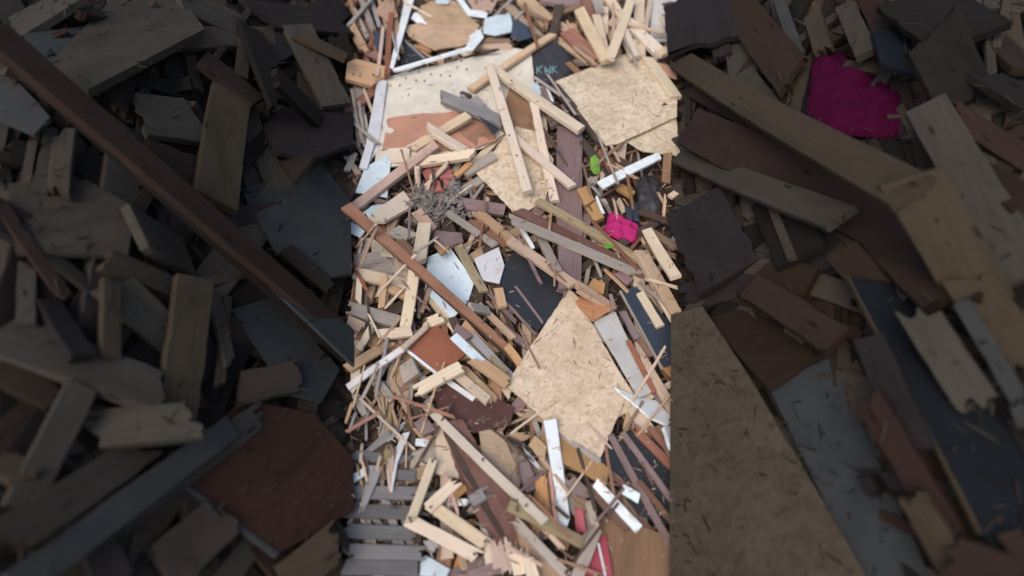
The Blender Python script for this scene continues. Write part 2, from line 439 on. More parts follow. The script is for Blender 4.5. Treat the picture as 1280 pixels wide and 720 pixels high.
def inside(p, poly):
    r = False; j = len(poly) - 1
    for i in range(len(poly)):
        a, b = poly[i], poly[j]
        if (a[1] > p[1]) != (b[1] > p[1]) and p[0] < (b[0] - a[0]) * (p[1] - a[1]) / (b[1] - a[1] + 1e-9) + a[0]: r = not r
        j = i
    return r
def fit_plane(poly, tilt=1.0, q=.9):
    """z = A x + B y + C in the picture's coordinates over what lies under the outline (only to choose a resting plane)."""
    xs, ys = [p[0] for p in poly], [p[1] for p in poly]
    pts = []
    for i in range(26):
        for j in range(26):
            X = min(xs) + (max(xs) - min(xs)) * (i + .5) / 26; Y = min(ys) + (max(ys) - min(ys)) * (j + .5) / 26
            if inside((X, Y), poly): pts.append(at_z(X, Y, top(X, Y)))
    if len(pts) < 4: pts = [at_z(*p, top(*p)) for p in poly]
    n = len(pts); cx = sum(p.x for p in pts) / n; cy = sum(p.y for p in pts) / n; cz = sum(p.z for p in pts) / n
    sxx = sum((p.x - cx) ** 2 for p in pts) + 1e-4; syy = sum((p.y - cy) ** 2 for p in pts) + 1e-4; sxy = sum((p.x - cx) * (p.y - cy) for p in pts)
    sxz = sum((p.x - cx) * (p.z - cz) for p in pts); syz = sum((p.y - cy) * (p.z - cz) for p in pts)
    det = sxx * syy - sxy * sxy
    A = (sxz * syy - syz * sxy) / det * tilt; B = (syz * sxx - sxz * sxy) / det * tilt
    A = max(-1.0, min(1.0, A)); B = max(-.6, min(.6, B))
    res = sorted(p.z - (cz + A * (p.x - cx) + B * (p.y - cy)) for p in pts)
    C = cz + res[min(n - 1, int(q * n))]
    return lambda X, Y: on_plane(X, Y, A, B, C - A * cx - B * cy), (A, B)
def on_plane(X, Y, A, B, C):
    d = ray(X, Y); t = (C - CAM_Z) / (d.z - A * d.x - B * d.y)
    return Vector((d.x * t, d.y * t, CAM_Z + d.z * t))

def P(reg, pts, mat, noun='board', t=.012, ragged=0, lm=None, label=None, cat=None, name=None, nails=(), lift=0, filler=False, tilt=1.0, warp=0, edge=None, q=.88, axis=0):
    """A sheet: its outline in the picture, laid as a real board of thickness t on what is piled there."""
    poly = [px(reg, p) for p in pts]
    if mat.startswith('k_'): poly = [(min(p[0], 437 + .02 * p[1] % 5), p[1]) if sum(q_[0] for q_ in poly) / len(poly) < 640 else (max(p[0], 843 - .02 * p[1] % 5), p[1]) for p in poly]
    f, (A, B) = fit_plane(poly, tilt, q)
    up = Vector((-A, -B, 1)).normalized()
    W3 = [f(*p) + up * (t + lift) for p in poly]
    c = sum(W3, Vector()) / len(W3)
    k = axis % len(W3)
    X = (W3[(k + 1) % len(W3)] - W3[k]); X = (X - up * X.dot(up)).normalized(); Y = up.cross(X)
    mw = Matrix((X, Y, up)).transposed().to_4x4(); mw.translation = c
    inv = mw.inverted()
    loc = [inv @ v for v in W3]
    out = []
    for i, v in enumerate(loc):
        w = loc[(i + 1) % len(loc)]; d = (w - v).length
        m = max(1, int(d / (.035 if ragged else .09)))
        for s in range(m):
            p = v.lerp(w, s / m)
            if s or ragged:
                nrm = Vector((-(w - v).y, (w - v).x, 0)).normalized()
                p = p + nrm * random.uniform(-1, 1) * (ragged if ragged else .0012)
            out.append(Vector((p.x, p.y, 0)))
    bm = bmesh.new()
    sd = random.random() * 30
    vs = [bm.verts.new(p) for p in out]
    fc = bm.faces.new(vs)
    if fc.normal.z < 0: fc.normal_flip()
    if warp:
        bmesh.ops.triangulate(bm, faces=bm.faces[:])
        for _ in range(3): 
            long = [e for e in bm.edges if e.calc_length() > .06]
            if not long: break
            bmesh.ops.subdivide_edges(bm, edges=long, cuts=1); bmesh.ops.triangulate(bm, faces=bm.faces[:])
        for v in bm.verts: v.co.z += warp * mnoise.noise(Vector((v.co.x * 5, v.co.y * 5, sd)))
    r = bmesh.ops.extrude_face_region(bm, geom=bm.faces[:])
    for v in r['geom']:
        if isinstance(v, bmesh.types.BMVert): v.co.z -= t
    bmesh.ops.recalc_face_normals(bm, faces=bm.faces)
    if not warp:
        es = [e for e in bm.edges if len(e.link_faces) == 2 and e.calc_face_angle(0) > .5 and abs(e.verts[0].co.z - e.verts[1].co.z) < t * .5]
        try: bmesh.ops.bevel(bm, geom=es, offset=min(.002, t * .2), segments=1, affect='EDGES')
        except Exception: pass
    nm = name or noun.replace(' ', '_').replace('-', '_')
    o = from_bm(nm, bm, mat, sm=False); o.matrix_world = mw
    if edge:       # a strip of edging glued along one side
        i, emat, ew = edge
        a3, b3 = loc[i], loc[(i + 1) % len(loc)]
        e = from_bm('edge_band', beam_mesh((b3 - a3).length, ew, t + .006, 'cc', .3), emat, o)
        d = (b3 - a3).normalized(); side = Vector((-d.y, d.x, 0))
        if side.dot(-((a3 + b3) / 2)) < 0: side = -side
        e.matrix_local = Matrix.Translation((a3 + b3) / 2 - side * ew * .45 + Vector((0, 0, -t / 2 + .004))) @ Matrix.Rotation(math.atan2(d.y, d.x), 4, 'Z')
    for p in nails:
        q3 = inv @ (f(*px(reg, p)) + up * (t + lift)); nail(o, q3.x, q3.y, q3.z - .002, .7)
    xs, ys = [p[0] for p in poly], [p[1] for p in poly]
    for i in range(int((max(xs) - min(xs)) / 3) + 2):
        for j in range(int((max(ys) - min(ys)) / 3) + 2):
            p = (min(xs) + i * 3, min(ys) + j * 3)
            if inside(p, poly): raise_to(*p, (f(*p) + up * (t + lift)).z)
    dx, dy = max(xs) - min(xs), max(ys) - min(ys)
    if dx * dy > 900: BIG.append(poly)
    # longest side stands for its direction
    li = max(range(len(poly)), key=lambda i: math.dist(poly[i], poly[(i + 1) % len(poly)]))
    a, b = poly[li], poly[(li + 1) % len(poly)]
    cx, cy = sum(xs) / len(xs), sum(ys) / len(ys); vx, vy = (b[0] - a[0]) / 2, (b[1] - a[1]) / 2
    rec(o, (cx - vx, cy - vy), (cx + vx, cy + vy), min(dx, dy), mat, noun, lm, label, cat or noun, filler)
    return o

def lump(reg, pts, mat, noun, height=.05, fold=.02, freq=9, lm=None, label=None, cat=None, name=None, lift=0, rings=9, seg=64, ridge=0):
    """A crumpled soft thing: domed, folded surface over an outline, closed beneath."""
    poly = [px(reg, p) for p in pts]
    f, (A, B) = fit_plane(poly, .6, .8)
    up = Vector((-A, -B, 1)).normalized()
    W3 = [f(*p) + up * lift for p in poly]
    c = sum(W3, Vector()) / len(W3)
    per = []
    tot = sum((W3[i] - W3[i - 1]).length for i in range(len(W3)))
    for i in range(len(W3)):
        a, b = W3[i], W3[(i + 1) % len(W3)]
        m = max(2, int(seg * (b - a).length / tot))
        per += [a.lerp(b, s / m) for s in range(m)]
    # round the corners
    N = len(per)
    per = [(per[i - 2] + per[i - 1] * 2 + per[i] * 3 + per[(i + 1) % N] * 2 + per[(i + 2) % N]) / 9 for i in range(N)]
    mw = Matrix.Translation(c)
    bm = bmesh.new(); rows = []
    sd = random.random() * 40
    for r in range(rings + 1):
        q = 1 - r / rings
        row = []
        for i, p in enumerate(per):
            d = p - c; qq = q * (1 + .04 * mnoise.noise(Vector((i * .4, r, sd))))
            x = d * qq
            dome = height * (1 - q ** 2.6)
            nz = mnoise.noise(Vector((x.x * freq, x.y * freq, sd))) + .5 * abs(mnoise.noise(Vector((x.x * freq * 2.3, x.y * freq * 2.3, sd + 5))))
            if ridge: nz += ridge * (1 - abs(mnoise.noise(Vector((x.x * freq * .7 + 3, x.y * freq * .7, sd)))) * 3)
            row.append(bm.verts.new(x + up * (dome + fold * nz * min(1, r / 2))))
        rows.append(row)
    for r in range(rings):
        for i in range(N):
            j = (i + 1) % N
            if r == rings - 1: continue
            bm.faces.new((rows[r][i], rows[r][j], rows[r + 1][j], rows[r + 1][i]))
    top_ = bm.verts.new(up * (height + fold * .3))
    for i in range(N): bm.faces.new((rows[rings - 1][i], rows[rings - 1][(i + 1) % N], top_))
    for v in rows[rings]: bm.verts.remove(v)
    bot = [bm.verts.new(v.co - up * .02) for v in rows[0]]
    for i in range(N): bm.faces.new((rows[0][(i + 1) % N], rows[0][i], bot[i], bot[(i + 1) % N]))
    bm.faces.new(bot)
    nm = name or noun.replace(' ', '_').replace('-', '_')
    o = from_bm(nm, bm, mat, sm=True); o.matrix_world = mw
    xs, ys = [p[0] for p in poly], [p[1] for p in poly]
    for i in range(int((max(xs) - min(xs)) / 3) + 2):
        for j in range(int((max(ys) - min(ys)) / 3) + 2):
            p = (min(xs) + i * 3, min(ys) + j * 3)
            if inside(p, poly): raise_to(*p, f(*p).z + lift + height * .6)
    cx, cy = sum(xs) / len(xs), sum(ys) / len(ys)
    rec(o, (min(xs), cy), (max(xs), cy), max(ys) - min(ys), mat, noun, lm, label, cat or noun, False)
    return o, f, up, c

# ------------------------------------------------------------------ loose scrap underneath, one piece at a time
rf = random.Random(5)
def tones(x, y):
    if x < 438 or x > 842:
        return ['k_pale'] * 3 + ['k_tan'] * 3 + ['k_brown'] * 2 + ['k_dark'] * 3 + ['k_mauve']
    if x > 720 and 180 < y < 340: return ['dark', 'brown', 'dark', 'red', 'brown', 'grey', 'tan']
    if 610 < x < 730 and 310 < y < 480: return ['dark', 'dark', 'brown', 'mauve', 'tan']
    if x > 730 and y > 520: return ['red', 'dark', 'dark', 'brown', 'mauve', 'bark']
    if x > 560 and y > 540: return ['brown', 'mauve', 'dark', 'tan', 'grey', 'orange']
    if x < 540 and y > 560: return ['silver', 'grey', 'dark', 'silver']
    if x < 540 and 440 < y: return ['grey', 'brown', 'tan', 'grey', 'silver']
    if x < 500 and y < 200: return ['grey', 'brown', 'tan', 'grey', 'red']
    return ['pine', 'cream', 'tan', 'grey', 'brown', 'tan', 'mauve', 'pine', 'dark']
def scatter(n, x0, x1, y0, y1, l, w):
    for i in range(n):
        x, y = rf.uniform(x0, x1), rf.uniform(y0, y1)
        sc = .62 + .55 * y / 720
        a = rf.choice((rf.gauss(.75, .35), rf.gauss(2.3, .4), rf.uniform(0, 3.14), rf.gauss(1.5, .25)))
        ln, ww = rf.uniform(*l) * sc, rf.uniform(*w) * sc
        d = (math.cos(a) * ln / 2, math.sin(a) * ln / 2)
        S('0', (x - d[0], y - d[1]), (x + d[0], y + d[1]), ww, rf.choice(tones(x, y)), filler=True, ends=rf.choice(('cc', 'cb', 'bb', 'sb', 'cs')), press=.45)
scatter(130, 436, 846, -10, 730, (70, 180), (8, 18))
scatter(190, 432, 848, -10, 730, (60, 165), (3, 8))
scatter(70, -30, 420, -20, 740, (180, 400), (24, 54))
scatter(70, 860, 1310, -20, 740, (180, 400), (24, 54))
scatter(90, -30, 436, -20, 740, (120, 330), (8, 22))
scatter(90, 844, 1310, -20, 740, (120, 330), (8, 22))

# ------------------------------------------------------------------ top left of the clearing
S('A', (10, 40), (85, 185), 24, 'grey'); S('A', (55, -10), (120, 165), 28, 'grey', ends='cs'); S('A', (100, -20), (145, 130), 20, 'silver')
S('A', (-10, -20), (50, 130), 22, 'brown'); S('A', (0, 120), (75, 260), 44, 'tan')
P('A', [(115, 180), (180, 140), (190, 245), (128, 252)], 'slate', 'slate piece', t=.01)
P('A', [(120, 60), (190, -10), (238, 85), (185, 115)], 'tan', 'board', t=.014, ragged=.006)
S('A', (85, 250), (180, 300), 40, 'red', ends='ss'); S('A', (80, 290), (150, 450), 20, 'mauve')
for a in (((5, 440), (50, 720)), ((40, 500), (75, 720)), ((70, 560), (95, 690)), ((20, 560), (45, 740)), ((60, 430), (110, 560))):
    S('A', a[0], a[1], 15, random.choice(('pine', 'tan', 'grey')), 'splinter', ends='sb')
S('A', (-20, 335), (165, 385), 118, 'orange', 'plank', lm='orange plank', label='wide orange-brown plank end sticking in at the upper left beside the white strip', ends='cb', nails=2)
P('A', [(265, 195), (392, 290), (352, 322), (238, 328)], 'black', 'sheet', t=.006, name='black_sheet', label='black triangular sheet under the long white laths at upper left', cat='sheet')
S('A', (268, 198), (372, 292), 12, 'silver', 'stick')
S('A', (205, 60), (184, 372), 27, 'red', 'batten', lm='red-brown upright', label='reddish brown batten standing beside the long white strip, upper left')
P('A', [(278, -10), (322, -10), (216, 350), (199, 342)], 'white', 'strip', t=.012, lm='white strip', label='long tapering white painted strip pointing down from the upper left edge', name='painted_strip')
P('A', [(348, 30), (400, 5), (520, 15), (645, 130), (600, 175), (380, 140)], 'fibre', 'fibreboard', t=.012, ragged=.012, warp=.025, lm='torn fibreboard', label='upper torn piece of curled tan fibreboard with a ridge', name='torn_fibreboard')
S('A', (338, 225), (410, 245), 30, 'orange', 'block')
P('A', [(240, 132), (400, 120), (640, 140), (590, 225), (425, 262), (340, 216)], 'fibre', 'fibreboard', t=.012, ragged=.01, warp=.03, label='lower torn piece of tan fibreboard overhanging the white lath', name='torn_fibreboard')
P('A', [(302, 95), (330, 64), (386, 126), (345, 126)], 'white', 'chip', name='painted_chip', label='small white chip wedged against the torn tan fibreboard')
P('A', [(420, -5), (505, -5), (490, 22), (430, 20)], 'blue', 'chip', name='painted_chip')
P('A', [(570, -20), (750, -20), (705, 72), (618, 58)], 'tan', 'board', t=.02, label='tan board end at the top edge above the bluish white square')
P('A', [(525, -5), (560, -8), (600, 50), (690, 62), (680, 92), (590, 82)], 'white', 'panel', t=.008, name='white_sheet', label='curled white panel edge under the tan board at the top')
P('A', [(672, 98), (798, 66), (818, 160), (722, 182), (664, 170)], 'blue', 'panel', t=.014, lm='white square', label='bluish white square panel offcut near the top edge', name='laminate_offcut')
S('A', (606, 215), (820, 228), 44, 'tan', 'batten'); S('A', (640, 205), (800, 200), 24, 'brown', 'batten')
P('A', [(598, 162), (652, 150), (668, 190), (610, 258), (570, 250), (596, 205)], 'white', 'panel', t=.008, name='white_sheet', label='small bent white piece at the right end of the white lath')

# ------------------------------------------------------------------ top right of the clearing
S('B', (-10, 20), (150, 180), 42, 'tan', nails=1); S('B', (60, -20), (205, 120), 80, 'tan', 'plank', lm='brown planks')
S('B', (160, -20), (380, 20), 60, 'mauve'); S('B', (215, 180), (420, 320), 34, 'tan', ends='ss')
S('B', (250, 62), (345, 25), 20, 'brown'); S('B', (225, 105), (335, 180), 42, 'tan'); S('B', (375, -20), (425, 110), 50, 'red')
S('B', (300, 100), (345, 210), 40, 'tan', ends='ss')
S('B', (285, 150), (450, 310), 66, 'red', 'plank', ends='cs'); S('B', (310, 225), (430, 320), 18, 'tan', 'splinter', ends='ss'); S('B', (345, 215), (450, 300), 14, 'olive', 'splinter', ends='sb')
P('B', [(15, 85), (110, 150), (128, 185), (40, 210), (0, 190)], 'slate', 'sheet', t=.008, name='slate_sheet', label='slate blue sheet half hidden below the crossing tan planks, upper right')
S('B', (245, 20), (195, 290), 46, 'dark', 'batten')
o, fb, ub, cb_ = lump('B', [(100, 270), (200, 195), (260, 230), (335, 330), (292, 400), (150, 425), (108, 340)], 'char', 'plastic bag', .05, .02, 12, lm='black bag', label='crumpled charcoal plastic bag with faded teal lettering', cat='bag', name='plastic_bag')
BAG = o
S('B', (288, 310), (345, 362), 26, 'brown')
P('B', [(695, -20), (830, -20), (830, 70), (752, 80), (785, 212), (700, 215)], 'greyboard', 'board', t=.018, lm='grey corner board', label='pale grey board with a dark smudge in the top right corner', name='grey_board')
S('B', (765, 20), (815, 8), 16, 'dark', 'chip', name='dark_chip', label='small dark chip on the pale grey board in the top right corner')
S('B', (650, -20), (648, 275), 54, 'cream'); S('B', (700, -10), (672, 165), 24, 'pine'); S('B', (490, -20), (565, 90), 50, 'cream'); S('B', (470, 30), (468, 170), 42, 'cream')
S('B', (500, 90), (560, 130), 40, 'pine'); S('B', (430, 70), (478, 270), 42, 'pine'); S('B', (425, -10), (450, 50), 40, 'grey')
S('B', (575, 90), (768, 272), 56, 'cream', nails=1); S('B', (565, 145), (625, 280), 46, 'cream')
S('B', (345, 40), (482, 300), 54, 'pine', lm='leaning pine batten'); S('B', (608, -20), (498, 285), 46, 'cream', lm='tall cream batten', label='long cream batten leaning to the right near the top edge, over other battens')
S('B', (770, 80), (840, 160), 48, 'cream', 'block'); S('B', (740, 262), (815, 235), 42, 'cream', 'block')
P('B', [(735, 318), (830, 340), (830, 400), (735, 372)], 'salmon', 'board', t=.012, label='small pinkish board with a red spot below the top right battens')

# ------------------------------------------------------------------ cream plywood and what lies on it
S('B', (150, 440), (230, 620), 56, 'mauve'); S('B', (220, 420), (470, 720), 40, 'dark')
P('0', [(473, 97), (484, 103), (473, 188), (457, 212), (452, 208)], 'lilac', 'panel', t=.012, name='painted_board', label='greyish white upright panel edge left of the cream plywood')
S('A', (215, 348), (592, 236), 21, 'white', 'strip', name='painted_lath', label='long thin white lath lying above the cream plywood', lm='white lath', ends='cc', press=.9)
P('0', [(479, 99), (640, 61), (664, 65), (669, 112), (660, 150), (604, 186), (520, 206), (468, 212)], 'sheet', 'plywood sheet', t=.015, ragged=.002, lm='cream plywood', label='large cream plywood sheet with rows of nails, upper left', axis=0,
  nails=[(438 + a / 4, b / 4) for a, b in ((300, 368), (350, 372), (405, 380), (455, 388), (503, 392), (535, 350), (577, 356), (280, 405), (330, 412), (377, 416), (202, 442), (245, 440), (432, 340), (555, 315), (180, 395), (680, 350))])
P('A', [(186, 592), (330, 572), (560, 562), (640, 580), (700, 640), (735, 705), (600, 755), (330, 760), (160, 750)], 'salmon', 'veneer', t=.006, ragged=.002, name='veneer_sheet', lm='salmon veneer', label='salmon-brown veneer sheet lying on the cream plywood', warp=.012)
P('A', [(600, 620), (640, 585), (700, 640), (728, 690), (640, 740), (540, 660)], 'mahog', 'veneer', t=.004, ragged=.004, name='veneer_sheet', label='small darker orange veneer piece on the right end of the salmon veneer')
S('A', (330, 640), (560, 570), 0.1, 'tan') if False else None
S('A', (590, 470), (735, 625), 62, 'silver', 'board', label='grey splintered board beside the crossed cream battens on the plywood', ends='bs', name='grey_board')
S('A', (448, 472), (770, 605), 58, 'silver', 'plank', lm='grey plank', label='grey weathered plank lying across the cream plywood', ends='bb')
S('A', (555, 458), (602, 478), 20, 'dark', 'chip', name='dark_chip', label='small dark chip on the cream plywood beside the grey plank')
P('A', [(640, 580), (740, 640), (720, 680)], 'slate', 'chip', t=.005, name='slate_chip')
S('A', (300, 740), (590, 570), 44, 'pine', label='cream-tan batten rising across the salmon veneer', ends='bc')
S('A', (385, 630), (590, 760), 50, 'cream', ends='bb', label='short cream batten crossing another on the salmon veneer')
P('B', [(0, 420), (120, 560), (215, 740), (60, 760), (-60, 640)], 'brown', 'board', t=.012, name='brown_board', label='dull brown board showing between the crossed cream battens')
P('0', [(641, 158), (668, 165), (692, 200), (682, 250), (655, 268), (640, 264), (596, 218)], 'osb', 'strand board', t=.011, ragged=.003, lm='middle strand board', label='strand-board corner under the crossed cream battens, middle of the heap', name='strand_board')
P('B', [(80, 462), (138, 400), (152, 470), (112, 585)], 'blue', 'chip', t=.008, name='laminate_offcut', label='small bluish white chip behind the crossed cream battens')
S('B', (176, 420), (212, 505), 13, 'white', 'strip', name='painted_strip', label='tiny white strip below the charcoal plastic bag')
P('0', [(696, 160), (727, 160), (727, 300), (716, 362), (698, 362), (694, 250)], 'mauve', 'plank', t=.028, lm='purple plank', label='wide upright purplish brown plank right of the crossed battens', ragged=.002, name='plank', axis=1)
P('D', [(238, 500), (352, 500), (350, 720), (236, 735)], 'mauve', 'plank', t=.025, label='lower piece of purplish brown plank under the long dark gutter boards', name='plank', axis=1)
S('0', (588, 110), (691, 42), 10, 'honey', 'batten', lm='honey batten', label='honey coloured batten rising to the upper right above the crossed cream battens', ends='cc')
S('0', (666, 116), (694, 250), 10.5, 'cream', 'batten', ends='cc', label='right one of the cream battens leaning down beside the purplish plank')
S('0', (640, 168), (716, 232), 10, 'cream', 'batten', ends='cc', label='lowest cream batten slanting down to the right across the purplish plank')
S('0', (612, 80), (727, 160), 12, 'cream', 'batten', ends='cc', label='upper cream batten slanting down to the right onto the big strand board', lm='crossed battens', nails=1)
S('0', (613, 84), (660, 238), 11.5, 'cream', 'batten', ends='cc', nails=2, label='long cream batten running down the middle strand board')

# big strand boards upper right
P('0', [(776, 173), (845, 145), (850, 196), (802, 190)], 'osb', 'strand board', t=.011, label='strand-board piece under the lower right edge of the big upper board', name='strand_board', ragged=.003)
P('0', [(694, 103), (790, 66), (846, 112), (846, 147), (772, 181), (757, 183)], 'osb', 'strand board', t=.014, ragged=.003, lm='upper strand board', label='large pale strand board at upper right, below the top battens', name='strand_board', axis=5)
S('B', (690, 285), (830, 480), 56, 'cream', 'batten', label='cream batten lying along the upper right edge of the big strand board', ends='cc')

# ------------------------------------------------------------------ left middle
S('C', (-20, 60), (40, 150), 30, 'pine'); S('C', (100, -10), (62, 120), 40, 'lilac', 'strip', name='painted_strip'); S('C', (20, 40), (-20, 130), 30, 'grey')
P('C', [(75, 122), (180, 60), (204, 92), (186, 272), (26, 246)], 'blue', 'panel', t=.012, lm='blue-white panel', label='bluish white panel at the left below the plywood, crossed by a tan batten', name='laminate_board')
P('C', [(60, 322), (205, 300), (160, 385), (90, 372)], 'blue', 'panel', t=.012, name='laminate_board', label='lower bluish white panel piece beside the cream block, left')
P('C', [(-15, 400), (20, 395), (75, 440), (50, 472), (-15, 445)], 'white', 'panel', t=.01, name='white_sheet', label='white panel corner at the left edge above the long red-brown plank')
S('C', (95, 272), (195, 292), 18, 'mauve', 'stick')
P('C', [(190, 30), (300, 25), (295, 100), (200, 100)], 'cream', 'block', t=.02, name='wood_block'); S('C', (300, 90), (620, 40), 44, 'cream', 'batten', label='cream edge batten along the bottom of the plywood sheet')
S('C', (560, 150), (720, 50), 52, 'grey', 'plank'); S('C', (525, 158), (600, 90), 30, 'orange')
for q in ([(360, 150), (400, 120), (430, 160), (380, 190)], [(420, 130), (500, 120), (520, 175), (450, 180)], [(390, 200), (450, 190), (470, 240), (400, 250)], [(460, 185), (510, 180), (490, 225)]):
    P('C', q, 'redchip', 'chunk', t=.025, ragged=.006, name='plaster_chunk', tilt=1.6)
S('C', (332, 105), (342, 215), 27, 'cream'); S('C', (368, 214), (492, 88), 22, 'pine')
S('C', (555, 290), (770, 325), 56, 'mauve', 'plank', label='mauve-brown plank right of the grey fibre tangle'); S('C', (615, 270), (665, 200), 14, 'grey', 'stick')
S('C', (600, 370), (790, 500), 42, 'brown'); S('C', (635, 335), (755, 432), 46, 'tan', ends='bc'); S('C', (750, 420), (830, 500), 40, 'tan')
S('C', (330, 330), (410, 430), 58, 'tan', 'batten', label='curved tan batten end left of the grey fibre tangle')
P('C', [(412, 470), (430, 440), (560, 455), (566, 495), (492, 522), (420, 512)], 'mauve', 'board', t=.02, ragged=.004, name='board_offcut', label='rounded mauve-brown offcut below the grey fibre tangle')
P('C', [(420, 515), (500, 520), (455, 565)], 'orange', 'chip', t=.015, name='wood_chip')
S('C', (480, 335), (725, 502), 36, 'grey', 'batten', label='grey batten running down right from the grey fibre tangle')
P('C', [(265, 248), (322, 318), (172, 402), (80, 395), (120, 350)], 'cream', 'block', t=.03, name='wood_block', lm='cream block', label='cream wood block beside the blue-white panel, left')
S('C', (8, 316), (428, -6), 44, 'pinkpine', 'batten', lm='pinkish batten', label='long pinkish tan batten rising to the right over the blue-white panel', ends='cc')
S('C', (200, 420), (318, 470), 66, 'grey', 'plank'); P('C', [(100, 470), (215, 480), (215, 570), (110, 560)], 'pine', 'board', t=.015, name='board_offcut')
S('C', (92, 465), (60, 575), 26, 'pine'); S('C', (60, 470), (30, 590), 14, 'pine'); S('C', (240, 480), (330, 560), 50, 'brown')
P('C', [(388, 570), (498, 522), (622, 690), (590, 790), (510, 880), (372, 740)], 'blue', 'panel', t=.014, lm='large white panel', label='bluish white panel crossed by the long red-brown plank, centre left', name='laminate_board')
S('E', (395, -40), (345, 150), 12, 'brown')
P('C', [(618, 580), (742, 520), (772, 612), (746, 702), (662, 685)], 'lilac', 'panel', t=.014, lm='small white panel', label='greyish white five-sided panel between the tan stick and the black sheet', name='painted_board')
S('C', (538, 505), (668, 735), 44, 'olive', 'batten', label='tan batten between the two white panels at the centre')
P('C', [(15, 560), (140, 545), (215, 600), (210, 680), (30, 670)], 'grey', 'board', t=.02, name='grey_board', label='pale grey board at the left below the long red-brown plank', lm='grey board')
S('C', (205, 600), (300, 660), 70, 'grey', 'plank'); S('C', (20, 640), (290, 700), 60, 'pine', 'plank')
S('E', (-15, 95), (240, 165), 68, 'grey', 'plank', lm='pale grey plank', label='pale grey plank lying nearly level at the left edge'); 
S('E', (-20, 160), (70, 200), 60, 'tan', 'plank')
S('E', (160, -20), (300, 45), 40, 'tan'); S('E', (170, -60), (155, 95), 34, 'tan'); S('E', (45, -60), (38, 70), 30, 'cream')
S('E', (345, 60), (340, 155), 15, 'grey'); S('E', (395, 0), (355, 120), 20, 'tan')
S('C', (370, 395), (338, 590), 66, 'cream', 'plank', lm='cream upright', label='short wide cream plank hanging down toward the long red-brown plank')
S('E', (318, -90), (268, 215), 58, 'cream', 'plank', label='tall cream plank leaning at left above the orange-brown panel', lm='tall cream plank', ends='cb')
S('C', (2, 580), (85, 735), 19, 'red', 'batten', label='short reddish batten sloping down at the left edge')
S('E', (115, 175), (15, 350), 36, 'cream'); S('E', (-20, 400), (205, 265), 48, 'tan', 'batten'); S('E', (-10, 300), (40, 330), 40, 'tan')
S('E', (140, 228), (305, 212), 52, 'cream', 'block', label='small whitish block beside the tall cream plank, left', lm='whitish block', t=.03)
S('E', (372, 175), (470, 135), 52, 'cream', 'block', label='cream stub between the orange-brown panel and the large white panel')

# long red-brown plank pair
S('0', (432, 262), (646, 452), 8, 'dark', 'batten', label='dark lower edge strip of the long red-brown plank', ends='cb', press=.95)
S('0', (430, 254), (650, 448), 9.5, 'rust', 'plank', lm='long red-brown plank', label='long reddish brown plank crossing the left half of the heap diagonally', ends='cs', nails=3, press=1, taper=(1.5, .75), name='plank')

# ------------------------------------------------------------------ right middle: dark gap with the cloth
S('D', (450, 20), (520, 130), 50, 'red'); S('D', (360, 215), (445, 375), 56, 'orange', 'plank'); S('D', (700, 430), (830, 515), 36, 'brown'); S('D', (790, 40), (780, 190), 42, 'brown')
S('D', (520, 60), (640, 130), 30, 'dark'); S('D', (540, 205), (615, 250), 40, 'orange')
lump('D', [(625, 190), (680, 150), (745, 190), (760, 330), (700, 370), (640, 330)], 'char', 'plastic bag', .035, .05, 13, label='dark charcoal bag in the gap right of the magenta cloth', cat='bag', name='plastic_bag', lm='charcoal bag')
S('D', (735, 235), (770, 300), 14, 'tan', 'splinter', ends='ss'); S('D', (778, 250), (765, 375), 16, 'tan', 'splinter', ends='ss'); S('D', (800, 260), (830, 240), 30, 'cream', 'block')
S('D', (640, 330), (830, 400), 30, 'dark'); S('D', (670, 500), (830, 560), 26, 'brown')
S('D', (388, 178), (445, 245), 20, 'lilac', 'strip', name='painted_strip', label='whitish strip under the green scrap, beside the purplish plank'); S('D', (428, 258), (465, 345), 15, 'white', 'strip', name='painted_strip', label='thin white strip pointing down at the magenta cloth')
S('D', (470, 275), (500, 345), 34, 'grey', 'batten'); S('D', (535, 268), (570, 340), 28, 'pine', 'batten')
P('D', [(400, 70), (425, 55), (452, 90), (446, 150), (420, 155), (400, 125)], 'green', 'plastic scrap', t=.008, warp=.012, label='bright green plastic scrap beside the purplish plank', cat='plastic scrap', lm='green scrap', name='plastic_scrap')
S('D', (410, 150), (425, 200), 36, 'grey', 'block')
S('D', (452, 203), (748, 54), 44, 'white', 'strip', name='painted_lath', t=.022, ends='cb', label='thick white lath over the dark gap, below the big strand board', lm='thick white lath', lift=.03)
RIB = P('D', [(570, 325), (632, 300), (645, 395), (585, 378)], 'slate', 'ribbed piece', t=.02, label='dark blue ribbed piece against the magenta cloth', cat='ribbed piece', lm='ribbed piece', name='ribbed_piece')
CLOTH = lump('D', [(488, 350), (515, 338), (545, 352), (562, 385), (600, 392), (642, 405), (640, 440), (628, 485), (598, 492), (572, 465), (545, 482), (505, 465), (468, 432), (482, 395)], 'pink', 'cloth', .03, .035, 17, label='bright magenta crumpled cloth in the dark gap at right', cat='cloth', lm='magenta cloth', name='crumpled_cloth', lift=.01, ridge=.25)[0]

